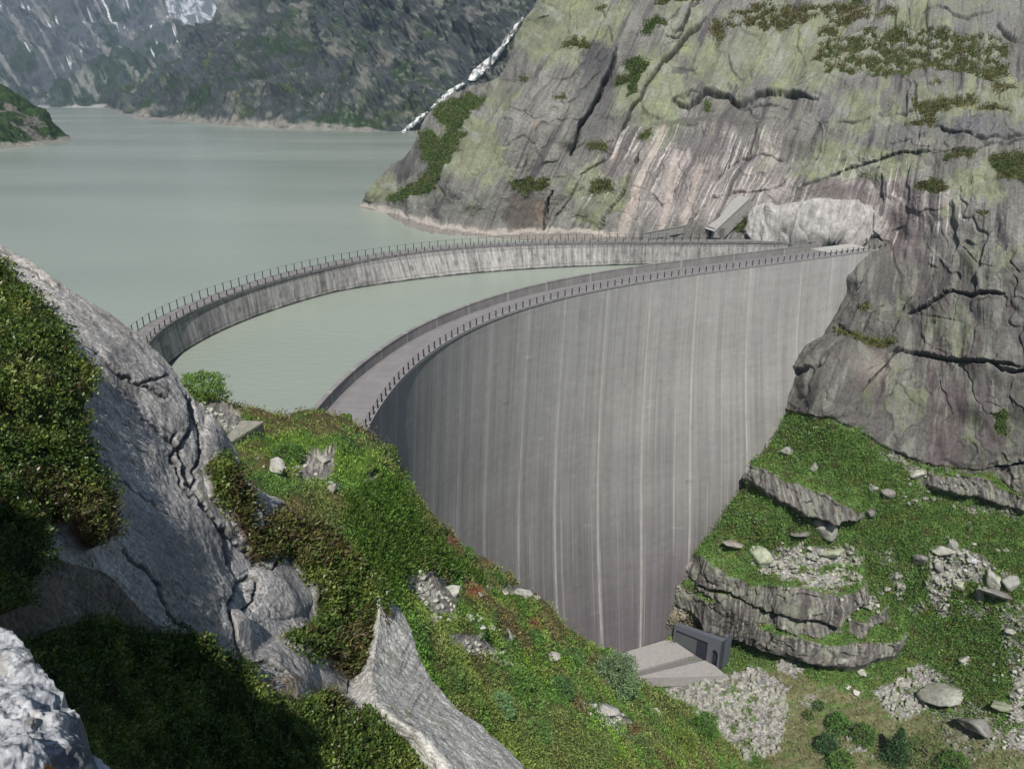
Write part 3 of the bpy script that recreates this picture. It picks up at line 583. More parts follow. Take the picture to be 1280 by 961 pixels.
def prepR(X, Y, G):
    wx = X + 3.2 * f2(X, Y, 16, 16, 4, 1); wy = Y + 3.2 * f2(X, Y, 16, 16, 4, 2); MR.wx, MR.wy = wx, wy
    s = streakc(X, Y); MR.s = s
    gt = np.interp(X, GRASS_TOP[:, 0], GRASS_TOP[:, 1], left=505); MR.valley = (wy > gt - 1)
    v = np.zeros(X.shape); br = np.zeros(X.shape)
    vx = X + 7 * f2(X, Y, 13, 9, 4, 3); vy = Y + 5 * f2(X, Y, 13, 9, 4, 4)
    for poly, b in VG: m = inpoly(vx, vy, poly); v[m] = 1; br[m] = b
    holes = (f2(X + .3 * Y, Y, 20, 7, 5, 8, .6) > .17) & (X > 900) & (Y < 130) & (v > 0); v[holes] = 0; MR.isl = holes * 1.0
    MR.v, MR.br = v, br
    # ledge cliffs in the valley
    cl = np.zeros(X.shape); MR.ldisp = np.zeros(X.shape)
    for top, bot, D, dec in LG:
        yt = np.interp(wx, top[:, 0], top[:, 1]); yb = np.interp(wx, bot[:, 0], bot[:, 1]) ; x0, x1 = top[0, 0], top[-1, 0]
        ed = ss(x0 - 1, x0 + 8, wx) * ss(x1 + 1, x1 - 10, wx); ht = np.maximum(yb - yt, 1)
        u = (yb - wy)                                   # px above the foot
        prof = np.where(u < 0, ss(-3, 0, u) * .12, .45 + .55 * np.clip(u / 3.0, 0, 1)) ; prof = np.where(u < 0, prof, np.minimum(prof, 1))
        prof = np.where(wy < yt, np.clip(1 - (yt - wy) / (dec * 2.2), 0, 1) ** 1.6, prof); prof = np.where(u < -3, 0, prof)
        MR.ldisp = np.maximum(MR.ldisp, D * .75 * (.35 + .65 * ss(850, 915, wx)) * prof * ed); cl = np.maximum(cl, ((wy > yt) & (wy < yb) & (wx > x0 - 2) & (wx < x1)).astype(float))
    MR.cl = cl
    scr = np.zeros(X.shape); sx = X + 8 * f2(X, Y, 10, 8, 5, 5, .65); sy = Y + 7 * f2(X, Y, 10, 8, 5, 6, .65)
    for poly, w in SC: m = inpoly(sx, sy, poly); scr[m] = np.maximum(scr[m], w)
    sp = f2(X, Y, 7, 6, 4, 15, .7); lowf = f2(X, Y, 16, 11, 4, 16, .65); scr = np.where((scr > 0) & (lowf + .5 * sp > .30 - .62 * scr + .0), scr, np.where((scr > 0) & (sp > .25), .7, 0.))
    scr = np.where((f2(X, Y, 5, 4, 3, 77, .7) > .52) & (f2(X, Y, 60, 40, 2, 78) > .02), .8, scr)
    MR.scr = scr * MR.valley * (1 - cl); MR.dry = np.zeros(X.shape)
    for poly in DRY: MR.dry[inpoly(sx, sy, poly)] = 1
    MR.green = np.where(MR.valley, (1 - cl) * (1 - np.clip(MR.scr, 0, 1)), v)
    MR.pale = ss(1.12, .86, np.abs((wx - 1018) / 88) ** 3.2 + np.abs((wy - 284 - .05 * (X - 1018) * 0) / 24) ** 3.2)
def dispR(X, Y, G, t):
    prepR(X, Y, G); s, wx, wy = MR.s, MR.wx, MR.wy
    rock = 1 - .75 * MR.green
    rock = np.where(MR.valley & (MR.cl < .5), .35 * rock, rock)
    d = 2.6 * f3(G, 34, 3, 3) * np.where(MR.valley, .5, 1) + .9 * f3(G, 9, 3, 5) * rock
    lo, hi = (Y < 315), (Y >= 315)
    # joint-bounded slabs leaning along the bedding
    d1, d2, idn = w2(s / 34 + .35 * f2(X, Y, 30, 30, 2, 71), Y / 62 + .3 * f2(X, Y, 30, 30, 2, 72), 4); 
    MR.idn, MR.jd = idn, d2 - d1
    d += rock * (1.5 * (idn - .5) * ss(0, .10, d2 - d1) - .16 * ss(.05, .0, d2 - d1))
    e1, e2, ide = w2(s / 9 + .4 * f2(X, Y, 14, 14, 2, 73), Y / 22 + .3 * f2(X, Y, 14, 14, 2, 74), 9); rough = ss(-.15, .5, f2(X, Y, 70, 60, 3, 19) + .25 * (X < 960) * (Y > 120) * (Y < 300))
    d += rock * rough * (.55 * (ide - .5) * ss(0, .16, e2 - e1) - .14 * ss(.08, .0, e2 - e1))
    # water-worn flutes down the slope
    d += rock * 2.6 * np.abs(f2(s, Y, 75, 100, 3, 180, .45)) + rock * .17 * f2(s, Y, 9, 110, 3, 20) + rock * .05 * f2(s, Y, 2.5, 30, 3, 21)
    d += rock * .13 * f3(G, 1.6, 4, 8, .6)
    xw = X + 2.2 * f2(X, Y, 14, 14, 5, 61, .65); yw = Y + 2.2 * f2(X, Y, 14, 14, 5, 62, .65)
    wn_ = f2(X, Y, 12, 12, 2, 63) + .5; brk_ = .25 + .75 * ss(-.35, .15, f2(X, Y, 20, 20, 3, 64))
    for pts, w, dep, st, re in CR:
        big_ = w >= 2.2; kf = 1.7 if big_ else 1.; bk = .75 + .25 * brk_ if big_ else brk_
        D, Sg, T = polydist(xw, yw, pts, re * 2.2); tap = ss(0, .08, T) * ss(1, .92, T) * bk; ww = .55 * w * (.7 + .6 * wn_)
        d += -.75 * kf * dep * np.exp(-(D / np.maximum(ww, .5)) ** 2) * (.4 + .6 * tap)
        if st: d += .55 * kf * abs(st) * (Sg * np.sign(st) > 0) * np.exp(-D / (re * .9)) * ss(0, .9, D) * tap * (D < re * 2.1)
    i1_, i2_, i3_ = w2(X / 9, Y / 5, 75); d += MR.isl * (.5 + 1.2 * (i3_ - .2) * ss(0, .3, i2_ - i1_))
    # dark rounded bulge left of the main crack
    b = ((X - 742) / 26) ** 2 + ((Y - 108) / 46) ** 2; d += 2.2 * np.clip(1 - b, 0, 1) ** .7 * (X < 770)
    # blasted pale outcrop above the dam end
    d += MR.pale * (2.3 + .6 * f2(X + .35 * Y, Y, 14, 30, 3, 181))
    # green cushions
    c1, _ = w3(G / 1.7, 5); d += MR.green * .55 * np.clip(1 - c1 ** 2 * 1.4, 0, 1) * np.where(MR.valley, .7, 1.)
    # the valley side: ledges, stones
    ld = MR.ldisp * np.where(MR.valley, 1, 0); k1, k2, kid = w2(wx / 11, wy / 24, 31); k3, k4, kid2 = w2(wx / 15, wy / 20, 32)
    d += ld + MR.cl * (1.1 * (kid - .5) * ss(0, .05, k2 - k1) + 1.1 * (kid2 - .5) * ss(0, .08, k4 - k3) - .35 * ss(.06, 0, k2 - k1) - .5 * ss(.05, 0, k4 - k3))
    g1, g2, gid = w2(X / 3.1 + .3 * f2(X, Y, 6, 6, 1, 33), Y / 2.6, 34); MR.gid = gid; MR.ge = g2 - g1
    d += MR.scr * (.55 * (gid - .3) * ss(0, .25, g2 - g1))
    g3, g4, gi2 = w2(X / 7.5, Y / 6, 35); big = (gi2 > .72) * MR.scr; d += big * 1.1 * ss(.05, .4, g4 - g3); MR.big = big * ss(.0, .15, g4 - g3)
    return d
def colR(X, Y, G, N, t):
    s, wx, wy = MR.s, MR.wx, MR.wy
    g = np.array([.182, .178, .163]) * np.ones(X.shape + (3,))
    # bedrock tone families
    worn = np.exp(-(((X - 880) / 150) ** 2 + ((Y - 225) / 75) ** 2)) + .9 * np.exp(-(((X - 1120) / 90) ** 2 + ((Y - 270) / 55) ** 2)) ; worn = ss(.25, .8, worn + .35 * f2(X, Y, 40, 40, 3, 101))
    g = mix(g, [.27, .245, .235], worn)
    st1 = f2(s, Y, 5, 120, 4, 102, .65); st2 = f2(s, Y, 16, 160, 3, 103); fine = f2(s, Y, 1.6, 22, 3, 104, .7); bl = f2(X, Y, 55, 40, 4, 105)
    g = g * (1 + .5 * st1 * (.5 + worn) + .24 * fine + .32 * bl + .25 * f2(X, Y, 3, 2.4, 3, 140, .7))[..., None]
    up_ = ss(330, 250, Y); g = g * (1 + .38 * (MR.idn - .5) * ss(0, .12, MR.jd))[..., None]
    # lichen
    L = np.zeros(X.shape)
    for cx, cy, rx, ry, a in [(700,30,80,60,1.),(590,190,45,50,.9),(640,140,50,60,.35),(745,245,38,45,.9),(820,120,50,55,1.),(960,60,120,60,.95),(860,40,60,60,.6),(1180,20,90,40,.75),(1030,200,70,28,.85),(1150,150,110,38,.75),(1100,130,70,30,.6),(1250,130,60,40,.8),(1220,235,60,32,.8),(1090,205,90,25,.75),(1255,330,50,40,.55),(1200,420,60,40,.5),(1130,390,50,30,.4),(1120,500,60,40,.35),(1230,540,60,40,.35),(480,235,40,20,.6),(960,20,60,40,.6),(560,250,50,20,.3),(1000,100,60,40,.7)]:
        L = np.maximum(L, a * np.exp(-(((X - cx) / rx) ** 2 + ((Y - cy) / ry) ** 2) ** 1.3))
    Ln = ss(.22, .52, L + .5 * (MR.idn * 7 % 1 - .5) * ss(0, .1, MR.jd) + .34 * f2(X, Y, 24, 30, 5, 106, .6) + .24 * f2(s, Y, 7, 60, 4, 107) - .10)
    lc = mix(np.array([.20, .215, .142]) * np.ones(g.shape), [.245, .272, .155], ss(-.2, .6, f2(X, Y, 18, 18, 4, 108)))
    lc = mix(lc, [.262, .278, .218], ss(.0, .5, f2(X, Y, 34, 22, 3, 109)))
    g = mix(g, lc * (1 + .14 * fine + .22 * st1 + .2 * bl)[..., None], Ln * .88); g = mix(g, np.array([.245, .26, .20]) * (1 + .3 * fine)[..., None], MR.isl * .85)
    # dark water stains and purple-brown bands
    low = ss(300, 350, Y); dk = np.clip(st1 * 1.8 + st2 * 1.7 - .34 + .35 * worn + .12 * low, 0, 1) * (1 - .6 * Ln); g = g * (1 - .30 * low)[..., None]; dk = ss(.08, .75, dk); g = mix(g, [.085, .078, .080], dk * .85)
    na_, nb2_ = f2(X, Y, 40, 40, 2, 110), f2(s, Y, 3, 40, 3, 111)
    for cx, w, y0, y1, a in [(1182,13,330,430,.35),(1172,16,430,585,.75),(1196,12,480,590,.7),(1120,9,270,330,.6),(1148,7,290,420,.3),(1236,14,480,590,.45),(1222,5,400,520,.5),(1252,7,500,590,.5),(1098,8,440,560,.35),(1070,10,470,540,.3),(1265,9,300,400,.25),(1140,16,240,330,.35)]:
        cxx = cx + 5 * na_; m = ss(w, w * .55, np.abs(X - cxx ) * (1 + .5 * nb2_)) * ss(y0 - 18, y0 + 12, Y) * ss(y1 + 8, y1 - 8, Y); g = mix(g, [.10, .08, .082], np.clip(m * a * (1.15 + .7 * fine), 0, 1))
    g = mix(g, [.33, .29, .245], np.exp(-(((X - 1090) / 26) ** 2 + ((Y - 462) / 16) ** 2)) * .6); g = mix(g, [.235, .235, .205], ss(.1, .5, f2(s, Y, 12, 60, 4, 141)) * ss(315, 340, Y) * .6)
    # pale runs
    wl = np.clip(f2(s, Y, 3.4, 130, 3, 112) * 2.4 - .62, 0, 1) * (.25 + 1.2 * worn) ; wl = ss(.1, .7, wl) * ss(.0, .4, f2(X, Y, 50, 45, 2, 113) + .3)
    g = mix(g, [.54, .51, .48], wl * .9)
    nc_ = f2(X, Y, 8, 8, 3, 114); nd_ = f2(X, Y, 14, 14, 4, 117)
    for a, b_, c_, d_, w, st_ in [(829,158,795,250,6,.75),(797,245,782,292,10,.7),(845,205,826,290,5,.6),(876,210,850,292,5,.5),(862,190,838,250,3,.6)]:
        D, Sg, T = polydist(X + 2 * nc_, Y, [(a, b_), (c_, d_)], 20); g = mix(g, [.50, .43, .38], ss(w, w * .3, D) * st_)
    rust = np.clip(f2(s, Y, 9, 30, 4, 115) * 2 - .9, 0, 1) * ss(.3, .9, f2(X, Y, 70, 60, 2, 116) + .55); g = mix(g, [.30, .20, .12], rust * .5)
    # named dark faces
    for cx, cy, rx, ry, a, cc in [(747,96,22,42,.95,(.085,.084,.088)),(738,145,24,38,.7,(.125,.124,.12)),(655,268,26,30,.9,(.105,.09,.08)),(676,272,5,20,.35,(.26,.18,.11)),(1230,165,52,18,.6,(.15,.15,.16)),(1135,165,45,14,.5,(.16,.155,.155)),(920,55,24,40,.35,(.2,.195,.19)),(1240,20,70,22,.5,(.18,.18,.175)),(1040,130,22,22,.4,(.2,.195,.2)),(855,92,14,4,.9,(.10,.095,.09)),(880,155,60,7,.6,(.09,.09,.085)),(1180,160,60,14,.5,(.13,.13,.14)),(1110,175,40,16,.5,(.14,.135,.14)),(880,185,36,14,.6,(.11,.105,.105)),(1060,250,40,14,.6,(.12,.10,.10)),(1040,240,20,10,.6,(.13,.11,.11))]:
        m = ss(1.25, .75, np.hypot((wx - cx) / rx, (wy - cy) / ry) +   .25 * nd_); g = mix(g, np.array(cc) * (1 + .25 * fine + .3 * st1)[..., None], m * a)
    # bleached band at the waterline
    sh = np.interp(X, [453, 490, 525, 560, 600, 650, 700, 760], [260, 270, 284, 291, 295, 298, 300, 300]); m = ss(11, 5, sh - Y + 5 * f2(X, Y, 14, 14, 3, 118)) * (X < 780) * (Y < 330); g = mix(g, np.array([.43, .39, .345]) * (1 + .25 * fine)[..., None], m * .8)
    g = mix(g, [.13, .12, .11], ss(2.6, .8, sh - Y) * (X < 780) * (Y < 310) * .6)
    # blasted outcrop
    g = mix(g, np.array([.42, .405, .39]) * (1 + .30 * f2(X, Y, 9, 7, 4, 119) + .3 * f2(X - .0 * Y + .35 * Y, Y, 2.5, 14, 3, 120))[..., None], ss(.3, .7, MR.pale) * .9)
    # cracks collect dark moss
    xw = X + 2.2 * f2(X, Y, 14, 14, 5, 61, .65); yw = Y + 2.2 * f2(X, Y, 14, 14, 5, 62, .65)
    for pts, w, dep, stp, re in CR:
        if dep < 1.0: continue
        D, Sg, T = polydist(xw, yw, pts, 8); g = mix(g, [.05, .05, .045], ss(w * .75, w * .2, D) * .6 * ss(-.4, .1, f2(X, Y, 20, 20, 3, 64)))
    # valley cliffs
    sv = f2(wx, Y, 3, 40, 4, 121, .65); cc = np.array([.165, .16, .145]) * (1 + .8 * sv + .4 * f2(X, Y, 1.6, 9, 3, 122))[..., None]
    cc = mix(cc, [.24, .25, .19], ss(.0, .5, f2(X, Y, 20, 30, 3, 123)) * .7); cc = mix(cc, [.075, .066, .066], np.clip(f2(wx, Y, 5, 60, 3, 124) * 2.8 + .0 + .35 * ss(1040, 900, X) * (Y > 740), 0, 1) * .85)
    cc = mix(cc, [.38, .36, .33], np.clip(f2(X, Y, 2.6, 30, 3, 125) * 2.8 - .8, 0, 1) * .8)
    g = mix(g, cc, MR.cl * MR.valley)
    # scree
    sc = np.array([.33, .32, .30]) * (1 + .8 * (MR.gid - .5) + .25 * f2(X, Y, 30, 20, 3, 126))[..., None] * ss(-.05, .25, MR.ge)[..., None] ** .6
    sc = mix(sc, [.36, .37, .30], MR.big * .6); earth = np.array([.15, .125, .085]) * (1 + .3 * f2(X, Y, 9, 9, 4, 127))[..., None]
    vg = mix(earth, sc, np.clip(MR.scr * 1.3, 0, 1))
    # grass, dry grass and heath
    gr = np.array([.095, .165, .042]) * (1 + .35 * f2(X, Y, 20, 12, 4, 128) + .25 * f2(X, Y, 4, 3, 4, 129))[..., None]
    gr = mix(gr, [.12, .155, .04], ss(.15, .6, f2(X, Y, 26, 16, 4, 130))); gr = mix(gr, [.105, .085, .042], ss(.22, .55, f2(X, Y, 14, 9, 4, 131)) * .75)
    gr = mix(gr, np.array([.165, .155, .085]) * (1 + .3 * f2(X, Y, 12, 6, 5, 132))[..., None], MR.dry * ss(-.5, .3, f2(X, Y, 18, 12, 4, 133) + .2) * .85)
    vg = mix(vg, gr, np.clip(1.15 - MR.scr * 1.3, 0, 1)); vg = mix(vg, np.array([.26, .215, .16]) * (1 + .5 * f2(X, Y, 3, 3, 4, 190, .7))[..., None], ss(1.2, .7, np.hypot((wx - 860) / 30, (wy - 775 - .35 * (X - 860)) / 11)) * .9); g = mix(g, vg, MR.valley * (1 - MR.cl))
    hv = mix(np.array([.060, .095, .026]) * np.ones(g.shape), [.125, .105, .050], np.clip(MR.br + .5 * f2(X, Y, 12, 9, 3, 134), 0, 1)); hv = mix(hv, [.15, .14, .05], ss(.25, .6, f2(X, Y, 15, 8, 3, 135)) * MR.br)
    g = mix(g, hv * (1 + .35 * f2(X, Y, 3, 3, 3, 136))[..., None], MR.v * (~MR.valley))
    tuft = (f2(X, Y, 6, 4, 4, 137, .7) > .78) & (Y < 260) & (X > 660) & (~MR.valley); g[tuft] = g[tuft] * .4 + np.array([.03, .045, .015])
    return g
GU = gridR(-45, 314.6, 520, 1040, xl_y, xl_x); GL = gridR(313.4, 1015, 780, 520, yl_y, yl_x)
cliff = make_patch('cliff', *GU, fieldR, dispR, colR, M_ROCK, skirt='left', drop=60, back=60)
MU = MR.__dict__.copy()
valley = make_patch('valley_side', *GL, fieldR, dispR, colR, M_ROCK)
ML = MR.__dict__.copy()
# ================================================================== GREEN HILL ON THE LEFT (middle distance)
HM = [(200,480,118,180,560,55),(235,490,117,240,600,50),(290,507,108,300,620,46),(340,522,100,360,650,44),(400,524,91,400,690,42),(455,545,88,430,730,40),(500,590,100,460,780,38),(540,650,108,490,850,37),
      (600,703,118,520,920,36),(650,735,128,560,980,37),(700,785,137,620,1020,40),(760,818,152,680,1040,46),(800,852,163,740,1050,55),(860,888,168,830,1050,80),(915,938,163,900,1060,110),(960,1000,160,960,1090,130)]
SILM = np.array([(150,470),(200,480),(235,488),(290,506),(338,521),(365,526),(400,522),(430,530),(455,545),(480,566),(500,586),(520,618),(534,640),(540,655),(560,668),(575,690),(600,704),(640,726),(662,740),(690,768),(705,792),(730,806),(760,818),(785,842),(800,854),(860,888),(885,915),(915,938),(930,965),(960,1010),(1000,1080)], float)
ptsM = []
for a, b, ta, c_, d_, tb in HM:
    for f in (0, .5, 1):
        it = (1 - f) / ta + f / tb; ptsM.append((a + (c_ - a) * f, b + (d_ - b) * f, 1 / it * (1 - .05 * math.sin(f * math.pi))))
fieldM = TPS(ptsM, 1e-3)
NRm, NCm = 520, 900
colsM = np.linspace(150, 985, NCm); topM = np.interp(colsM, SILM[:, 0], SILM[:, 1]); vv = np.linspace(0, 1, NRm) ** 1.0
PXM = np.broadcast_to(colsM[None], (NRm, NCm)).copy(); PYM = topM[None] + (1110 - topM[None]) * vv[:, None]
SCM = [([(322,586),(345,575),(352,598),(338,600)],1.),([(372,580),(395,570),(418,572),(416,590),(395,596),(375,602)],1.),([(402,606),(420,600),(428,622),(408,622)],.8),([(448,600),(460,598),(458,612)],.7),
 ([(505,712),(530,722),(552,728),(578,745),(572,752),(556,758),(566,778),(548,768),(535,755),(520,735)],1.),([(538,765),(550,770),(545,785)],.8),([(583,766),(600,768),(618,782),(612,792),(590,778)],1.),([(545,793),(570,795),(610,806),(640,825),(635,832),(600,824),(560,806)],1.),
 ([(673,815),(690,812),(702,826),(690,834)],1.),([(718,880),(740,878),(790,898),(788,908),(745,902)],1.),([(632,788),(640,800),(634,805)],.8),([(805,882),(825,893),(832,897),(815,894)],1.),([(600,738),(650,732),(672,742),(640,752)],.8),([(735,905),(770,915),(800,930),(760,925)],.4),([(775,925),(800,930),(810,945),(785,940)],.6),([(235,490),(300,525),(310,548),(270,540),(240,520)],1.)]
MM = Patch()
def dispM(X, Y, G, t):
    wx = X + 4 * f3(G, 3, 3, 1); wy = Y + 4 * f3(G, 3, 3, 2)
    MM.scr = np.zeros(X.shape)
    for poly, w in SCM: m = inpoly(wx, wy, poly); MM.scr[m] = w
    MM.edge = (Y - np.interp(X, SILM[:, 0], SILM[:, 1]))
    c1, i1 = w3(G / 2.6, 3); c2, i2 = w3(G / 1.0, 4); sz = ss(-.3, .4, f3(G, 16, 2, 9)); MM.i1, MM.i2, MM.sz = i1, i2, sz
    far = ss(0, 12, MM.edge)
    d = 1.6 * f3(G, 14, 3, 6) * far + (1 - MM.scr) * (1.5 * sz * i1 * np.clip(1 - 1.3 * c1 ** 2, 0, 1) + .35 * np.clip(1 - 1.3 * c2 ** 2, 0, 1))
    e1, e2, ide = w2(X / 4.5, Y / 4, 5); d += MM.scr * (.15 + .22 * (ide - .4) * ss(0, .25, e2 - e1)); MM.ide, MM.ge = ide, e2 - e1
    return d
def colM(X, Y, G, N, t):
    a = f3(G, 13, 4, 20); b = f3(G, 5, 4, 21); e = MM.edge
    g = np.array([.060, .118, .026]) * np.ones(X.shape + (3,))
    g = mix(g, [.090, .155, .024], ss(.0, .4, a + .2 * (X < 560) * (Y < 760)))
    g = mix(g, [.085, .080, .030], ss(.05, .45, b + .55 * ss(40, 5, e) * (X < 720) - .1)); g = mix(g, [.11, .075, .04], ss(.15, .5, f3(G, 7, 4, 22) + .25 * np.exp(-(((X - 690) / 60) ** 2 + ((Y - 780) / 30) ** 2))) * .75)
    g = mix(g, [.11, .12, .04], ss(.1, .5, f3(G, 9, 3, 23) + .2 * (Y > 850)) * .6)
    red = np.exp(-(((X - 590) / 12) ** 2 + ((Y - 742) / 9) ** 2)) + np.exp(-(((X - 660) / 14) ** 2 + ((Y - 790) / 12) ** 2)); MM.red = red; g = mix(g, [.22, .06, .04], ss(.35, .8, red + .2 * b) * .8)
    sc = np.array([.33, .31, .28]) * (.55 + .9 * MM.ide)[..., None] * ss(-.05, .2, MM.ge)[..., None] ** .6; g = mix(g, sc, np.clip(MM.scr * 1.1, 0, 1))
    MM.C = g * (1 + .3 * (MM.i1 - .5))[..., None]; return MM.C * .8
hill = make_patch('green_hill', PXM, PYM, fieldM, dispM, colM, M_SOIL, skirt='top', drop=40, back=10)

# ================================================================== FOREGROUND GRANITE SHOULDER
SILF = np.array([(-700,60),(-400,140),(-120,235),(-60,276),(0,308),(30,322),(62,345),(100,369),(130,389),(172,417),(200,443),(217,462),(240,498),(250,506),(268,530),(285,555),(296,582),(306,600),(325,612),(345,622),(358,628),(372,640),(392,652),(420,668),(445,695),(470,722),(490,750),(500,800),(520,840),(560,880),(600,915),(660,965),(720,1020)], float)
ptsF = [(-700,60,15),(-400,140,14),(-700,400,9),(-700,900,4),(-400,500,7),(-400,1000,3),(0,1150,3.0),(300,1150,6.4),(620,1150,10.5),(-120,235,13.5),(0,308,12.7),(62,345,12.7),(130,395,13),(215,468,13.6),(268,530,14.2),(300,590,14.8),(350,625,15.6),(392,652,16.5),(445,695,17),(490,750,16.8),(520,840,15.6),(560,880,14.8),(600,915,14.5),(660,965,14),(720,1020,13.6),
        (0,345,12.2),(60,380,12),(130,450,11.6),(150,520,11),(200,600,11.2),(0,450,9.2),(60,500,9.4),(0,600,7.2),(100,600,8.8),(150,660,9),(0,720,6),(100,760,7.4),(250,760,10),(240,640,11.6),(300,700,12.8),(350,760,13),(380,840,12),(400,720,15.5),(300,850,10.2),(200,880,8.2),(100,900,6.4),(0,900,4.9),(440,780,15.8),(430,850,14),(480,900,13),
        (0,1010,3.9),(200,1010,6.4),(400,1010,9.4),(500,1010,11.2),(600,1010,12.6),(-120,400,9),(-120,600,6),(-120,800,4.3),(-120,1010,3.2)]
fieldF = TPS(ptsF, 1e-3)
NRf, NCf = 800, 960
colsF = np.concatenate([np.linspace(-690, -120, 70), np.linspace(-115, 700, NCf - 70)]); topF = np.interp(colsF, SILF[:, 0], SILF[:, 1]); vf = np.linspace(0, 1, NRf)
PXF = np.broadcast_to(colsF[None], (NRf, NCf)).copy(); PYF = topF[None] + (1130 - topF[None]) * vf[:, None]
SHR = [[(-720,90),(-400,170),(-130,255),(-60,305),(0,340),(26,360),(42,382),(62,402),(74,424),(82,450),(100,468),(108,505),(100,545),(116,585),(128,630),(126,680),(100,690),(60,660),(30,640),(0,620),(-130,600),(-720,700)],
       [(-130,600),(0,620),(40,680),(20,760),(-130,800)],
       [(40,800),(100,780),(150,790),(220,800),(280,830),(310,870),(350,890),(400,870),(430,900),(480,905),(520,930),(545,965),(560,1150),(-720,1150),(-720,900),(-130,850)],
       [(372,650),(395,655),(440,695),(488,750),(492,775),(470,800),(450,830),(440,850),(410,830),(370,815),(345,800),(370,790),(392,775),(385,745),(360,700),(345,690),(330,660),(345,640)],
       [(245,590),(262,570),(280,600),(320,640),(330,670),(320,690),(300,680),(280,650),(262,630)], [(300,668),(345,660),(350,690),(340,706),(310,700)], [(440,842),(460,850),(470,880),(440,880)]]
BRN = [[(0,600),(150,640),(150,690),(60,680),(0,650)],[(345,640),(400,660),(420,700),(380,720),(345,690),(320,660)],[(430,770),(495,760),(492,790),(455,840),(425,835),(400,830),(400,800)],[(245,570),(330,640),(330,700),(290,690)],[(300,665),(355,660),(352,700),(310,705)],[(360,820),(440,840),(440,900),(395,890)]]
CRF = [([(232,498),(238,520),(232,545),(222,562),(230,590),(245,620),(262,650),(275,665)], 4, .30, -.15), ([(238,500),(244,530),(246,570),(240,590),(244,610)], 3, .22, .1), ([(216,545),(218,575),(228,602),(240,622)], 3, .2, .12),
       ([(275,665),(285,700),(296,730),(282,760),(290,790),(300,820),(310,850),(322,880)], 4, .26, -.15), ([(296,730),(312,722),(318,745),(300,770),(312,790)], 3, .2, 0), ([(262,650),(300,690),(330,720),(345,700)], 3, .18, .1),
       ([(170,480),(190,476),(208,470)], 2.4, .10, .12), ([(120,445),(150,470),(190,490),(205,500)], 3, .12, .1), ([(0,320),(40,340),(70,360)], 2, .06, .05), ([(150,690),(180,720),(210,770),(250,800),(272,830),(276,850)], 3, .15, .1),
       ([(100,560),(160,600),(210,640)], 2, .05, .05), ([(180,520),(220,560)], 2, .05, .05), ([(392,652),(370,640),(352,632),(345,650)], 3, .2, .1), ([(300,820),(330,835),(352,850)], 2.5, .15, .1)]
RIBP = [(484,744),(476,775),(458,808),(442,835),(434,855),(438,878),(462,898),(500,930),(525,970),(545,1012),(720,1012),(668,962),(604,902),(560,868),(520,808),(508,768)]
MF = Patch()
def dispF(X, Y, G, t):
    wx = X + 7 * f3(G, .8, 4, 1); wy = Y + 7 * f3(G, .8, 4, 2)
    MF.shr = np.zeros(X.shape); MF.br = np.zeros(X.shape)
    for p_ in SHR: MF.shr[inpoly(wx, wy, p_)] = 1
    for p_ in BRN: MF.br[inpoly(wx, wy, p_)] = 1
    MF.edge = Y - np.interp(X, SILF[:, 0], SILF[:, 1])
    # directional fluting of the slab, running down to the lower right
    s = X * .62 - Y * .78; q = X * .78 + Y * .62; MF.s, MF.q = s, q
    rg = f3(G, 1.0, 5, 31, .55); fl = f2(s, q, 9, 80, 4, 32, .6); MF.fl = fl
    d = .13 * f3(G, 3.2, 3, 30) * ss(0, 25, MF.edge) + .045 * rg + .006 * fl + .02 * f3(G, .45, 4, 38, .55, True) + .009 * f3(G, .12, 4, 34, .6)
    xw_ = X + 4 * f2(X, Y, 14, 14, 3, 35); yw_ = Y + 4 * f2(X, Y, 14, 14, 3, 36)
    for pts, w, dep, st in CRF:
        D, Sg, T = polydist(xw_, yw_, pts, 40); tap = ss(0, .1, T) * ss(1, .9, T)
        d += -.55 * dep * np.exp(-(D / (w * .55)) ** 2) + .10 * st * Sg * np.exp(-D / 18) * tap * (D < 38)
    brk = np.exp(-(((X - 300) / 32) ** 2 + ((Y - 760) / 70) ** 2)); b1, b2, bid = w2(X / 17, Y / 20, 37); d += brk * (0.05 * (bid - .5) - .03 * ss(.08, 0, b2 - b1)); MF.brk = brk
    # rounded blocks
    for cx, cy, rx, ry, h in [(335,640,26,22,.08),(350,735,46,40,.15),(355,845,40,46,.13),(275,565,26,60,.12)]:
        r = np.hypot((X - cx) / rx, (Y - cy) / ry); d += h * np.sqrt(np.clip(1 - r ** 2.2, 0, 1))
    under = inpoly(X, Y, RIBP); d -= under * 2.2
    c1, i1 = w3(G / .55, 41); c2, i2 = w3(G / .2, 42); MF.i1 = i1
    d += MF.shr * (.04 + .15 * i1 * np.clip(1 - 1.2 * c1 ** 2, 0, 1) + .06 * np.clip(1 - 1.2 * c2 ** 2, 0, 1)) * ss(0, 14, MF.edge)
    return d
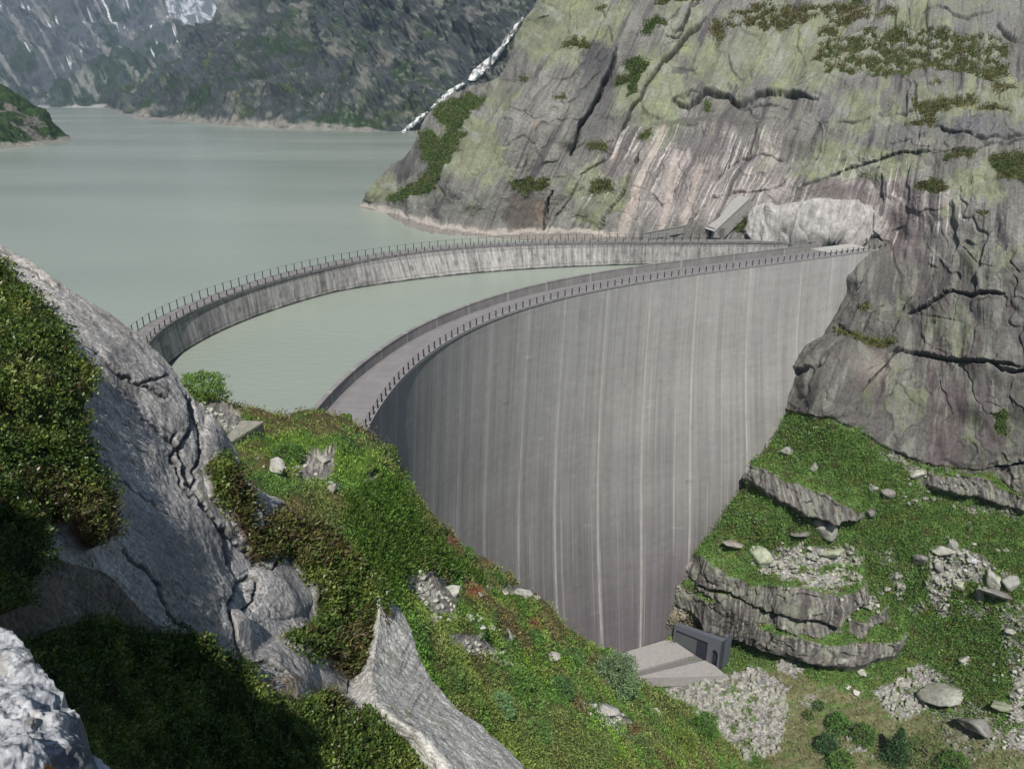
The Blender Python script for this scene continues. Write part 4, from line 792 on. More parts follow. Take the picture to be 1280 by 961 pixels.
def colF(X, Y, G, N, t):
    a = f3(G, 1.1, 5, 50, .6); b = f3(G, .18, 4, 51, .65); c = f3(G, .05, 3, 52, .6)
    g = np.array([.42, .405, .39]) * (1 + .30 * a + .25 * MF.fl + .5 * b + .6 * c)[..., None]
    g = mix(g, [.17, .165, .16], ss(.0, .6, f3(G, 2.5, 4, 53) + .4 * ss(560, 740, Y)) * .5)
    g = mix(g, [.40, .395, .39], np.clip(f3(G, .35, 4, 54, .65) * 2.2 - .55, 0, 1) * .6); g = mix(g, [.33, .30, .20], np.clip(f3(G, .5, 4, 55) * 2.2 - .9, 0, 1) * .5)
    g = mix(g, [.055, .052, .055], np.clip(f2(MF.s, MF.q, 6, 60, 4, 56, .7) * 2.2 - .45 + .35 * np.exp(-(((X - 165) / 45) ** 2 + ((Y - 560) / 110) ** 2)), 0, 1) * .62); g = mix(g, [.19, .16, .11], ss(9, 2, MF.edge + 5 * a) * .25)
    xw_ = X + 4 * f2(X, Y, 14, 14, 3, 35); yw_ = Y + 4 * f2(X, Y, 14, 14, 3, 36)
    for pts, w, dep, st in CRF:
        D, Sg, T = polydist(xw_, yw_, pts, 12); g = mix(g, [.035, .035, .03], ss(w * 1.1, w * .3, D) * .7)
    so = mix(np.array([.045, .055, .020]) * np.ones(g.shape), [.085, .052, .03], MF.br)
    g = mix(g, so * (1 + .4 * b)[..., None], MF.shr); ex = inpoly(X + 9 * a, Y + 9 * b, [(150,690),(210,740),(275,830),(330,880),(400,905),(420,860),(380,850),(340,850),(290,840),(240,780),(190,730),(160,680)]); g[ex & (MF.shr < .5) & (a + b > .1)] *= np.array([.6, .5, .38]); lo = inpoly(X + 14 * a, Y + 14 * a, [(-720,720),(0,640),(60,690),(130,720),(200,790),(270,860),(260,900),(-720,900)]); g[lo] = g[lo] * np.array([.42, .40, .36])  # last polygon deepens the lower-left cast shadow in the rock colour
    return g
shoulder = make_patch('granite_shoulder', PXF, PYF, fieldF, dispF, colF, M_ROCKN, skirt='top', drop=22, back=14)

# pale curved rock rib in front of the hill
RIB_R = np.array([(476,742),(499,760),(510,778),(516,794),(524,822),(545,858),(575,890),(600,905),(630,932),(662,965),(700,1015)], float)   # right outline
RIB_L = np.array([(472,746),(464,772),(456,800),(446,826),(436,853),(432,885),(455,905),(490,930),(515,970),(530,1015),(545,1060)], float)   # left boundary, buried
n1, n2_ = 420, 320; T1 = np.linspace(0, 1, n1); k1 = np.linspace(0, 1, len(RIB_R))
rr = np.stack([np.interp(T1, k1, RIB_R[:, j]) for j in (0, 1)], -1); ll = np.stack([np.interp(T1, k1, RIB_L[:, j]) for j in (0, 1)], -1)
U1 = np.linspace(0, 1, n2_); PXB = ll[:, None, 0] + (rr - ll)[:, None, 0] * U1[None]; PYB = ll[:, None, 1] + (rr - ll)[:, None, 1] * U1[None]
def fieldB(X, Y):
    t0 = fieldF(X, Y); T = np.broadcast_to(T1[:, None], X.shape); U_ = np.broadcast_to(U1[None], X.shape)
    ridge = .30 + .10 * ss(.1, .8, T)                          # crest of the rib; beyond it the flank turns away
    lift = np.where(U_ < ridge, ss(0, 1, U_ / ridge), 1.) * (.25 + 1.0 * ss(0, .45, T))
    fall = np.clip((U_ - ridge) / (1 - ridge), 0, 1)
    hollow = .42 * np.sin(fall * math.pi) * ss(.05, .3, T) * ss(.98, .55, T)
    return t0 - lift + hollow + .95 * fall ** 3.5 + .5 * fall
def dispB(X, Y, G, t):
    return .05 * f3(G, .8, 5, 61, .6) + .015 * f3(G, .4, 4, 62, .5, True) + .02 * f3(G, .15, 4, 63, .6)
def colB(X, Y, G, N, t):
    g = np.array([.47, .46, .43]) * (1 + .35 * f3(G, .5, 4, 64, .6) + .5 * f3(G, .1, 4, 65, .7))[..., None]; g = mix(g, [.12, .12, .12], np.clip(f3(G, .16, 4, 66, .7) * 2.4 - .75, 0, 1)); g = mix(g, [.33, .35, .24], np.clip(f3(G, .7, 4, 67) * 2 - .6, 0, 1) * .6); st = np.clip(f2(X + .45 * Y, Y, 5, 45, 4, 68, .65) * 2.2 - .1, 0, 1) * ss(1.3, .6, np.hypot((X - 530) / 42, (Y - 830) / 62)); return mix(g, [.10, .105, .115], st * .8)  # dark streaks paint the shade of the rib's hollow
rib = make_patch('rock_rib', PXB, PYB, fieldB, dispB, colB, M_ROCKN, bvh=2)
# ================================================================== LAKE, FAR SHORES
def backline(off, n=60):
    i = np.linspace(0, 899, n).astype(int); return rail[i] - nor_[i] * off
import bmesh
bl = backline(5.0); Vw = [(*p[:2], 0) for p in bl]
Vw += [(96, 205, 0), (130, 300, 0), (600, 900, 0), (4200, 5200, 0), (-4200, 5200, 0), (-2500, 300, 0), (-400, 60, 0), (-60, 42, 0), (-36, 60, 0)]
me = bpy.data.meshes.new('lake'); me.from_pydata(Vw, [], [tuple(range(len(Vw)))]); me.update()
mw = bpy.data.materials.new('glacial_water'); mw.use_nodes = True; nt = mw.node_tree; b = nt.nodes['Principled BSDF']
b.inputs['Roughness'].default_value = .22; b.inputs['Specular IOR Level'].default_value = .3
tc = nt.nodes.new('ShaderNodeTexCoord'); mp = nt.nodes.new('ShaderNodeMapping'); mp.inputs['Scale'].default_value = (.0016, .006, 1); nt.links.new(tc.outputs['Object'], mp.inputs[0])
nz = nt.nodes.new('ShaderNodeTexNoise'); nz.inputs['Scale'].default_value = 1.; nz.inputs['Detail'].default_value = 5; nt.links.new(mp.outputs[0], nz.inputs['Vector'])
cr = nt.nodes.new('ShaderNodeValToRGB'); cr.color_ramp.elements[0].position = .32; cr.color_ramp.elements[0].color = (.25, .29, .25, 1); cr.color_ramp.elements[1].position = .68; cr.color_ramp.elements[1].color = (.345, .39, .335, 1)
nt.links.new(nz.outputs['Fac'], cr.inputs[0]); nt.links.new(cr.outputs[0], b.inputs['Base Color'])
rm = nt.nodes.new('ShaderNodeMapRange'); rm.inputs['To Min'].default_value = .12; rm.inputs['To Max'].default_value = .4; nt.links.new(nz.outputs['Fac'], rm.inputs['Value']); nt.links.new(rm.outputs[0], b.inputs['Roughness'])
wv = nt.nodes.new('ShaderNodeTexNoise'); wv.inputs['Scale'].default_value = .5; wv.inputs['Detail'].default_value = 6; mp2 = nt.nodes.new('ShaderNodeMapping'); mp2.inputs['Scale'].default_value = (.6, 1.6, 1); nt.links.new(tc.outputs['Object'], mp2.inputs[0]); nt.links.new(mp2.outputs[0], wv.inputs['Vector'])
bp = nt.nodes.new('ShaderNodeBump'); bp.inputs['Strength'].default_value = .8; bp.inputs['Distance'].default_value = .16; nt.links.new(wv.outputs['Fac'], bp.inputs['Height']); nt.links.new(bp.outputs[0], b.inputs['Normal'])
me.materials.append(mw); lake = link(bpy.data.objects.new('lake', me)); tag(lake, kind='structure')

def far_patch(name, px, tops, py_b, ctrl, disp, color, n=(420, 420), back=900, drop=500):
    cols = np.linspace(px[0], px[1], n[1]); top = np.interp(cols, [p[0] for p in tops], [p[1] for p in tops]); bot = np.interp(cols, [p[0] for p in py_b], [p[1] for p in py_b])
    X = np.broadcast_to(cols[None], n).copy(); Y = top[None] + (bot - top)[None] * np.linspace(0, 1, n[0])[:, None]
    return make_patch(name, X, Y, TPS(ctrl, 1e-3), disp, color, M_FAR, skirt='top', drop=drop, back=back)
SH = [(120,136),(133,137),(160,146),(210,151),(290,158),(380,162),(450,164),(530,167),(720,169)]
cm = [(x, y, tz(x, y)) for x, y in SH] + [(200,100,2000),(265,40,2050),(300,-20,2000),(300,60,1560),(230,110,1650),(400,0,1400),(400,100,1190),(500,0,1180),(500,100,1010),(600,0,980),(600,100,860),(720,0,860),(720,90,780),(400,-60,1500),(720,-60,900)]
def dm(X, Y, G, t):
    return (95 * f3(G, 380, 6, 81, .52, True) + 20 * f3(G, 70, 5, 82, .65) + 9 * f3(G, 22, 3, 80, .6, True)) * ss(-2, 22, np.interp(X, [p[0] for p in SH], [p[1] for p in SH]) - Y)
def cmid(X, Y, G, N, t):
    sh = np.interp(X, [p[0] for p in SH], [p[1] for p in SH]) - Y; fn = f3(G, 14, 4, 183, .7); mdm = f3(G, 45, 5, 184, .68)
    g = np.array([.060, .070, .074]) * (1 + .6 * f3(G, 60, 5, 83, .6) + .3 * fn)[..., None]
    v = ss(-.10, .22, .55 * f3(G, 170, 4, 84, .6) + .6 * mdm + .25 * (N[..., 2] - .55) + .10 * ss(90, 15, sh)); g = mix(g, np.array([.030, .056, .024]) * (1 + .5 * fn)[..., None], v)
    g = mix(g, [.075, .095, .035], ss(.15, .5, .6 * f3(G, 120, 4, 86) + .5 * mdm + .14 * (X > 360) * ss(90, 30, sh)) * v * .8); g = mix(g, np.array([.22, .215, .19]) * (1 + .5 * fn)[..., None], ss(.16, .5, .9 * f3(G, 60, 5, 87, .65) + .25 * fn + .08 * (X > 400)) * .7)
    g = mix(g, np.array([.30, .28, .25]) * (1 + .5 * fn)[..., None], ss(6, 3, sh + 3.5 * f3(G, 30, 4, 89)) * .9); g = mix(g, [.33, .32, .30], ss(.3, .9, np.exp(-(((X - 285) / 34) ** 2 + ((Y - 10) / 34) ** 2)) + .5 * mdm) * .6)
    f8 = f3(G, 9, 4, 188, .7); g = mix(g, [.27, .29, .235], ss(.16, .5, f8 + .35 * mdm) * (.22 + .4 * ss(330, 520, X))); g = mix(g, [.02, .03, .028], ss(.2, .5, f3(G, 13, 4, 189, .7)) * .6)
    return g
mid = far_patch('mountain_slope', (120, 720), [(120,136),(140,131),(155,124),(200,98),(225,80),(243,66),(262,44),(280,18),(296,-10),(310,-45),(720,-45)], [(p[0], p[1] + 1.2) for p in SH], cm, dm, cmid, (420, 640))
def dfar(X, Y, G, t): return (150 * f3(G, 700, 6, 91, .55, True) + 60 * f3(G, 160, 5, 92, .65)) * ss(-2, 20, 140 - Y)
def cfar(X, Y, G, N, t):
    fn = f3(G, 45, 4, 93, .7); md = f3(G, 160, 5, 94, .68); s_ = X + .55 * Y
    g = np.array([.11, .12, .13]) * (1 + .15 * fn + .4 * md)[..., None]; g = mix(g, np.array([.045, .065, .040]) * (1 + .4 * fn)[..., None], ss(-.15, .25, md + .4 * f3(G, 500, 3, 194) + .5 * ss(10, 120, Y) - .15)); g = mix(g, np.array([.34, .33, .31]) * (1 + .4 * fn)[..., None], ss(.15, .5, f2(X - .75 * Y, Y, 16, 40, 4, 95, .6) + .15 * fn) * .7)
    sn = ss(.42, .54, f2(X - .5 * Y, Y, 9, 20, 5, 96, .62) + .25 * md + .30 * ss(70, -40, Y) - .10) * (Y < 75); g = mix(g, [.85, .86, .88], sn); g = mix(g, [.45, .43, .40], ss(6, 3, 138 - Y) * .9); return g
farl = far_patch('mountain', (-60, 330), [(-60,-45),(150,-45),(196,-14),(215,16),(228,38),(240,58),(262,80),(330,110)], [(-60,137.5),(330,137.5)], [(-60,137,2440),(60,137,2440),(135,137,2440),(330,137,2500),(-60,60,2900),(150,60,2950),(240,60,3000),(-60,-45,3500),(150,-45,3600),(330,20,3400)], dfar, cfar, (300, 460), 2000, 800)
def dsn(X, Y, G, t): return 260 * f3(G, 1200, 6, 191, .55, True) + 100 * f3(G, 300, 4, 192, .6)
def csnow(X, Y, G, N, t):
    g = np.array([.20, .21, .22]) * np.ones(X.shape + (3,)); g = mix(g, [.80, .82, .86], ss(.04, .2, f2(X, Y, 12, 7, 5, 97, .72) + .005 * (25 - Y))); return mix(g, [.10, .12, .09], ss(45, 75, Y) * .7)
farsn = far_patch('snow_mountain', (150, 345), [(150,-45),(345,-45)], [(150,130),(345,130)], [(150,130,4600),(345,130,4600),(240,60,5200),(240,0,5900),(150,-45,6500),(345,-45,6500)], dsn, csnow, (180, 200), 2500, 1500)
HLD = [(-80,70),(-30,88),(0,98),(14,106),(30,120),(50,136),(70,154),(84,166),(92,175)]
hl = [(0,187),(40,183),(70,179),(92,175.5)]
def dh(X, Y, G, t): return (14 * f3(G, 70, 5, 98, .55) + 4 * f3(G, 14, 4, 99, .6)) * ss(-1, 14, np.interp(X, [-80, 0, 92], [195, 187, 175.5]) - Y)
def ch(X, Y, G, N, t):
    sh = np.interp(X, [-80, 0, 92], [195, 187, 175.5]) - Y; g = mix(np.array([.035, .065, .018]) * (1 + .5 * f3(G, 10, 4, 100))[..., None], [.17, .16, .14], ss(.15, .4, f3(G, 30, 5, 101, .6))); return mix(g, np.array([.33, .31, .27]) * (1 + .3 * f3(G, 4, 3, 102))[..., None], ss(8, 4, sh + 2 * f3(G, 15, 4, 103)) * .95)
head = far_patch('headland', (-80, 93), HLD, [(-80,197),(0,188.5),(40,184.5),(70,180.5),(93,176.5)], [(x, y, tz(x, y)) for x, y in hl] + [(-80,195,tz(-80,195)),(0,98,790),(50,136,760),(-80,70,820)], dh, ch, (220, 260), 200, 80)

# the hillside that carries all this, out of view behind the granite shoulder
xs_h = np.concatenate([np.linspace(-700, -120, 40), np.linspace(-115, -7, 110)]); ys_h = np.linspace(-60, 150, 150); XH, YH = np.meshgrid(xs_h, ys_h)
ZH = np.interp(YH, [-60, 5, 20, 60, 104, 132, 150], [36, 35, 33, 12, 10.5, -5, -14]); ZH = ZH + 1.6 * f2(XH, YH, 14, 14, 4, 601)
for _ in range(4):
    pxh, pyh, fh = project(np.stack([XH, YH, ZH], -1)); pxc = np.clip(pxh, -120, 700); rh = ray(pxc, np.interp(pxc, SILF[:, 0], SILF[:, 1]))
    lim = H + rh[..., 2] / np.maximum(rh[..., 1], .1) * YH - 3; ZH = np.where((YH > 3) & (fh > 1), np.minimum(ZH, lim), ZH)
ZH = np.where((YH <= 16) & (XH > -22), np.minimum(ZH, 30), ZH)
VH = np.stack([XH, YH, ZH], -1); CH = np.array([.06, .10, .028]) * (1 + .4 * f3(VH, 8, 4, 602))[..., None]; CH = mix(CH, [.22, .21, .19], ss(.2, .5, f3(VH, 12, 4, 603)))
hs = mesh_np('hillside', VH.reshape(-1, 3), grid_faces(*XH.shape), M_SOIL, CH.reshape(-1, 3)); tag(hs, kind='structure')
# ================================================================== THINGS
_nm = {}
def boulder(px, py, w, h, seed, c, label, cat='boulder', patch=None, group=None, sink=.3, name='boulder', lvl=4, rot=None, dep=None, mossy=0, flat=1.0):
    patch = patch or valley; q, n = hit(patch, px, py)
    if q is None: return None
    t = (q[1] * CT - (q[2] - H) * ST); sx = w * t / 900 / 2; sz = h * t / 900 / 2 * 1.1; sy = (dep or (sx + sz) / 2)
    V, F = rock_shape(lvl, seed, 12 + seed % 5, 18); V = V / np.abs(V).max(0) * [sx, sy, sz]
    if name == 'boulder' and flat < .3: V = V * [1.05, 1.25, .42]; ct_, st_ = math.cos(.45), math.sin(.45); V = V @ np.array([[1, 0, 0], [0, ct_, -st_], [0, st_, ct_]])
    a = rot if rot is not None else (seed * .7) % .5 - .25; ca, sa = math.cos(a), math.sin(a); V = V @ np.array([[ca, 0, sa], [0, 1, 0], [-sa, 0, ca]]).T
    b = seed * 1.3 % .8 - .4; cb, sb = math.cos(b), math.sin(b); V = V @ np.array([[cb, sb, 0], [-sb, cb, 0], [0, 0, 1]])
    V = V + .035 * sx * f3(V, sx * .5, 4, seed, .65)[:, None] * (V / np.linalg.norm(V, axis=1, keepdims=True))
    C = np.array(c) * 1.1 * (1 + .28 * f3(V, sx * .35, 4, seed + 3, .7) + .2 * f3(V, sx * 1.2, 2, seed + 4))[:, None]
    if mossy: C = mix(C, [.06, .075, .03], ss(.1, .4, f3(V, sx * .8, 3, seed + 9) + (V[:, 2] / sz) * .3) * mossy)
    loc = q + np.array([0, 0, sz * (.75 - sink)]) + n * 0
    o = mesh_np(name, V + loc, F, M_ROCK if lvl < 5 else M_ROCKN, C, True, None, loc); me = o.data
    tag(o, label, cat, group); return o
G1, G2, G3, G4 = (.30, .30, .27), (.38, .38, .33), (.22, .215, .20), (.34, .37, .27)
B = [(949,698,19,27,3,G4,'pale upright boulder with a lichen top, standing on the edge above the dark rock ledge'),
 (1030,662,27,20,5,G1,'large grey angular boulder lying just below the small upper cliff'),(1027,652,22,9,6,G2,'broken pale slab leaning on top of the large angular boulder'),
 (1039,692,24,13,8,G4,'flat greenish boulder in the pale scree above the two ledges'),(1018,583,12,11,10,G1,'grey pointed boulder alone in the grass below the cliff foot'),
 (985,564,16,10,12,G1,'low grey boulder near the grass top beside the dam'),(1109,616,17,15,14,G3,'rounded dark grey boulder in the grass left of the upper rock band'),(1090,611,12,10,15,G1,'small grey boulder just left of the rounded dark grey one'),
 (1149,701,16,16,18,G3,'brownish grey boulder at the left edge of the big boulder field'),(1173,690,24,15,19,G2,'wide pale slab at the top of the boulder field'),(1190,680,13,16,20,G1,'upright block behind the wide pale slab'),
 (1171,704,11,18,21,G1,'narrow tilted slab below the wide pale slab'),(1245,744,40,13,24,G3,'long dark tilted slab with a deep shadow beneath, right of the boulder field'),(1240,724,17,24,25,G2,'pale wedge of rock rising behind the long dark tilted slab'),
 (1198,731,13,11,27,G4,'greenish boulder at the lower centre of the boulder field'),(1223,741,10,16,28,G1,'pale blade of rock left of the long dark tilted slab'),(1262,728,22,16,29,G1,'grey block right of the long dark tilted slab'),
 (1174,872,46,22,33,G2,'huge flat slab lying on the pale scree below the ledges'),(1212,908,40,26,34,G3,'huge rounded slab cracked at its right end near the valley floor'),(1248,885,22,12,36,G4,'greenish block between the two huge slabs and the frame edge'),
 (1071,865,10,8,40,(.55,.54,.50),'white stone in the grass below the long ledge'),(1060,859,8,5,41,(.55,.54,.50),'smaller white stone beside another in the grass'),
 (1078,840,14,9,42,G2,'grey block fallen at the foot of the long ledge'),(1205,826,16,14,44,G2,'triangular pale rock on the grass slope above the flat slab'),(1053,826,11,8,46,G1,'grey block under the middle of the long ledge'),
 (915,682,24,13,48,(.27,.25,.22),'weathered brown boulder in the grass beside the dam wall'),(1000,668,22,7,49,G3,'low dark rock under the small upper cliff'),(1148,592,20,9,50,G2,'pale rocks at the foot path under the big cliff'),
 (1108,735,9,8,51,G1,'small grey rock in the narrow scree tongue'),(1215,700,10,8,52,(.5,.5,.5),'very white stone in the middle of the boulder field'),(1264,790,16,9,53,G1,'pale rock at the right frame edge beneath the tilted slab'),
 (977,706,10,7,55,G2,'white cobble left of the greenish flat boulder'),(1086,640,14,10,56,G3,'dark block at the right end of the small upper cliff'),(1061,690,10,7,57,G1,'grey cobble right of the greenish flat boulder')]
for x, y, w_, h_, sd, c, lb in B: boulder(x, y + h_ * .25, w_ * 1.12, h_ * (1.15 if sd not in (8, 18, 19, 24, 33, 34, 36, 48, 49) else 1.9), sd, c, lb, flat=.2 if sd in (8, 18, 19, 24, 33, 34, 36, 48, 49) else 1)
BH = [(345,588,26,22,70,(.42,.41,.38),'pale pitted boulder half sunk in the shrubs above the concrete block'),(527,722,14,9,72,G1,'small grey rock at the upper end of the hillside scree'),(565,740,26,16,73,(.36,.37,.32),'smooth lichen covered rock at the right of the hillside scree'),
 (545,775,11,20,75,G1,'narrow grey rock standing in the ferns below the hillside scree'),(655,745,24,11,76,(.34,.34,.32),'pale rock capping the hill edge in front of the dam wall'),(671,748,10,6,77,(.4,.4,.37),'small pale rock at the very edge of the hill by the dam wall'),(631,741,12,8,78,G1,'grey rock left of the pale rock on the hill edge'),
 (612,785,15,8,79,G2,'pale rock in the middle of the green hillside'),(636,795,9,15,80,G2,'slim pale stone pointing down the green hillside'),(688,825,26,14,81,(.33,.32,.30),'grey outcrop among green shrubs low on the hill'),(820,892,22,8,83,(.42,.42,.36),'pale tilted log-like rock near the foot of the hill'),(755,890,40,14,84,(.33,.32,.30),'broad grey scree rock on the lower hill'),
 (600,745,13,8,86,(.36,.33,.30),'pinkish pale rock beside the red patch on the hill'),(404,577,16,12,87,(.36,.34,.31),'pale cracked rock right of the pitted boulder'),(415,612,20,12,88,(.30,.28,.25),'brown grey rock among shrubs above the ferns'),(455,603,10,7,89,G1,'small grey rock near the hill crest')]
for x, y, w_, h_, sd, c, lb in BH: boulder(x, y, w_, h_, sd, c, lb, patch=hill, sink=.45)
for x, y, w_, h_, sd, lb in [(318,655,50,34,604,'grey slab between the moss patches on the shoulder'),(300,792,44,60,603,'fractured grey block on the edge of the granite shoulder')]:
    boulder(x, y, w_, h_, sd, (.31,.30,.295), lb, patch=shoulder, sink=.62 if w_ < 80 else .93, lvl=6)
# counted stones scattered in each scree
rs = np.random.RandomState(5)
for reg, n, lb, gp, cc in [((1160,680,1260,760),34,'fallen grey stone among many in the big boulder field','stones of the boulder field',G2),((1110,850,1160,890),16,'pale stone among many in the scree left of the flat slab','stones left of the flat slab',G2),((975,676,1075,720),22,'pale stone among many on the terrace above the ledges','stones on the terrace',G2),((1240,800,1278,950),22,'pale stone among many in the scree along the right edge','stones along the right edge',G2),((1130,580,1200,640),18,'grey stone among many in the grass beneath the big cliff','stones under the big cliff',G1),((1040,740,1130,790),10,'stone among several on the mossy step right of the ledges','stones on the mossy step',G2)]:
    x0, y0, x1, y1 = reg; src = None
    for k in range(n):
        x, y = rs.uniform(x0, x1), rs.uniform(y0, y1)
        o = boulder(x, y, rs.uniform(3.5, 8.5), rs.uniform(3, 6), 200 + k + int(x0), tuple(np.array(cc) * rs.uniform(.8, 1.2)), lb, 'stone', group=gp, name='stone', lvl=2)

for reg, n, lb, gp in [((322,572,420,604),16,'small grey stone among many by the pitted boulder on the hill','stones by the pitted boulder'),((508,714,570,775),46,'small pale stone among many in the upper hillside scree','stones of the upper hillside scree'),((548,796,640,830),40,'small pale stone among many in the long scree band across the hill','stones of the long scree band'),((585,768,618,790),10,'pale stone among several in the middle of the green hill','stones in the middle of the hill'),((720,880,790,905),26,'pale stone among many in the lower hillside scree','stones of the lower hillside scree'),((238,505,300,545),30,'grey stone among many in the rubble above the concrete platform','stones above the platform')]:
    x0, y0, x1, y1 = reg
    for k in range(n):
        f = rs.rand(); x = x0 + (x1 - x0) * f; y = y0 + (y1 - y0) * np.clip(f + rs.uniform(-.3, .3), 0, 1)
        boulder(x, y, rs.uniform(4, 10), rs.uniform(3, 7), 500 + k + int(x0), tuple(np.array(G2) * rs.uniform(.7, 1.15)), lb, 'stone', patch=hill, group=gp, name='stone', lvl=2, sink=.4)
# ---------------------------------------------------------------- trees and bushes
def bush(patch, px, py, wpx, hpx, c, label, cat='bush', name='bush', n=1500, leafpx=4.0, cone=False, rough=.3, seed=0, lift=0):
    q, nn = hit(patch, px, py)
    if q is None: return
    t = (q[1] * CT - (q[2] - H) * ST); rw = wpx * t / 900 / 2; hh = hpx * t / 900; rs_ = np.random.RandomState(seed + int(px))
    root = empty(name, tuple(q)); tag(root, label, cat)
    g = Geo()
    if cone: g.tube(q - [0, 0, .3], q + [0, 0, hh * .5], rw * .07, 7); g.tube(q + [0, 0, hh * .5], q + [0, 0, hh * .97], rw * .035, 6)
    nb = 34 if cone else 7
    for k in range(nb):
        a = rs_.uniform(0, 6.28)
        if cone: z = .12 + .8 * k / nb; r = rw * (1 - z) * .85; g.tube(q + [0, 0, hh * (z + .04)], q + [r * math.cos(a * 7 + k * 2.4), r * math.sin(a * 7 + k * 2.4), hh * z], rw * .012 + .01, 4)
        else: g.tube(q - [0, 0, .2], q + [rw * .6 * math.cos(a), rw * .6 * math.sin(a), hh * rs_.uniform(.5, .8)], rw * .03 + .01, 5)
    st = g.build('trunk' if cone else 'stem', M_BARK); st.parent = root; st.matrix_parent_inverse = Matrix.Translation(Vector(q)).inverted()
    n = int(max(500, wpx * hpx * (2.6 if not cone else 3))); leafpx = 3.0; c = np.array(c) * 2.7
    d = rs_.randn(n, 3); d /= np.linalg.norm(d, axis=1, keepdims=True)
    if cone:
        z = rs_.rand(n) ** 1.35; lay = np.floor(z * 13) / 13; fr = (z * 13) % 1; rad = rw * (1.06 - z) * (.45 + .6 * (1 - fr)) * np.sqrt(rs_.uniform(.25, 1, n)); a = rs_.rand(n) * 6.283; rad *= 1 + .25 * np.sin(a * 5 + lay * 40)
        Pn = q + np.stack([rad * np.cos(a), rad * np.sin(a), hh * (.06 + .94 * z) - rad * .12], 1); Nn = np.stack([np.cos(a), np.sin(a), .2 + 0 * a], 1)
    else:
        r = rs_.uniform(.55, 1, n) ** .5 * (1 + rough * 2 * f3(d, .45, 3, seed)); Pn = q + d * r[:, None] * [rw, rw, hh * .52] + [0, 0, hh * .42]; Nn = d
    C = np.array(c) * (1 + .35 * rs_.randn(n) * .6 + .4 * f3(Pn, rw * .5, 2, seed))[:, None]
    cr = leaves('crown', Pn, Nn, rs_.uniform(.6, 1.2, n) * leafpx * t / 900, np.clip(C, .008, 1), M_LEAF, .5, .7, None); cr.parent = root; cr.matrix_parent_inverse = Matrix.Translation(Vector(q)).inverted()
bush(valley, 1118, 950, 36, 52, (.028,.055,.022), 'dark green conical spruce standing alone low in the valley', 'spruce', 'spruce_tree', 5200, 4.2, True)
for x, y, w_, h_, c, lb in [(1046,910,26,22,(.05,.10,.025),'bright green round bush highest of the valley bushes'),(1033,938,24,26,(.032,.065,.028),'dark green bush left of the spruce, below the bright round one'),(1078,926,26,24,(.05,.085,.022),'olive green bush between the round bush and the spruce'),
    (1050,956,30,18,(.055,.10,.025),'low green bush at the bottom edge left of the spruce'),(1192,958,34,18,(.045,.09,.022),'green bush at the bottom edge right of the spruce'),(1010,896,10,9,(.06,.08,.03),'small dry bush left of the valley bushes'),(1023,884,12,9,(.05,.08,.03),'small bush above the dark green valley bush'),
    (1163,945,60,10,(.06,.09,.03),'low spreading shrub right of the spruce')]: bush(valley, x, y, w_, h_, c, lb, n=1300, leafpx=3.6)
for x, y, w_, h_, c, lb in [(252,500,62,36,(.065,.115,.022),'big rounded green bush at the lake edge left of the small dam corner'),(768,868,56,62,(.085,.125,.065),'tall grey green willow bush beside the dam apron'),(700,872,36,30,(.045,.09,.03),'dark green bush low on the hill left of the scree'),(622,896,42,32,(.075,.13,.055),'pale green bush behind the curved rock rib'),
    (491,578,13,26,(.065,.105,.03),'small upright bush on the hill crest against the dam wall'),(586,700,14,20,(.06,.11,.03),'thin green bush on the hill edge in front of the dam foot'),(538,668,22,26,(.075,.085,.03),'olive bush overhanging the hill edge'),(560,690,26,20,(.095,.055,.035),'reddish brown bush on the hill edge'),
    (880,920,34,34,(.05,.10,.022),'green bush at the foot of the hill by the gravel'),(856,935,30,22,(.085,.115,.025),'yellow green bush left of the one by the gravel'),(668,925,40,26,(.06,.105,.03),'wide green bush at the bottom edge beside the rock rib'),(745,940,44,24,(.08,.105,.035),'olive green bush at the bottom edge of the hill'),(800,940,34,22,(.07,.10,.035),'green bush near the hill foot at the bottom edge'),
    (715,830,30,20,(.05,.10,.03),'green bush right of the grey outcrop on the hill'),(560,860,40,22,(.055,.095,.025),'dark bush just behind the rib crest'),(360,575,40,20,(.05,.095,.025),'bush between the concrete block and the pitted boulder')]: bush(hill, x, y, w_, h_, c, lb, n=1700 if w_ > 24 else 600, leafpx=4.2)

# ---------------------------------------------------------------- vegetation carpets
def carpet(name, patch, W, ncl, per, spread, size_px, lift, Cfun, mat, up=.6, aspect=.5):
    Q, N, t, r, c = pick(patch, W, ncl); cc = Cfun(r, c, Q) * (1 + .25 * R.randn(ncl))[:, None]
    s = (size_px * t / 900); Q = Q + N * (R.rand(ncl) ** .7 * lift * 1.0)[:, None]
    Pn = np.repeat(Q, per, 0) + R.randn(ncl * per, 3) * np.repeat(s * spread, per)[:, None]; Nn = np.repeat(N + [0, 0, .4], per, 0)
    C = np.clip(np.repeat(cc, per, 0) * (1 + .2 * R.randn(ncl * per))[:, None], .004, .6)
    o = leaves(name, Pn, Nn, np.repeat(s, per) * R.uniform(.6, 1.3, ncl * per), C, mat, aspect, up); return o
def cF(r, c, Q):
    br = MF.br[r, c]; a = f3(Q, .7, 3, 301); g = mix(np.array([.085, .145, .03]) * np.ones((len(Q), 3)), [.19, .25, .055], ss(-.1, .5, a)); g = mix(g, [.10, .075, .035], br * (R.rand(len(Q)) < .6)); return mix(g, [.12, .10, .04], (R.rand(len(Q)) < .06) * 1.)
wF = MF.shr * (MF.edge > 3) * (PXF > -300) * (PYF < 1020) * np.clip(.25 + 1.6 * (f3(shoulder.G, .5, 3, 310) + .25), .05, 1.4)
carpet('shrub_mat', shoulder, wF, 17000, 10, .7, 5.0, .15, cF, M_LEAFN)
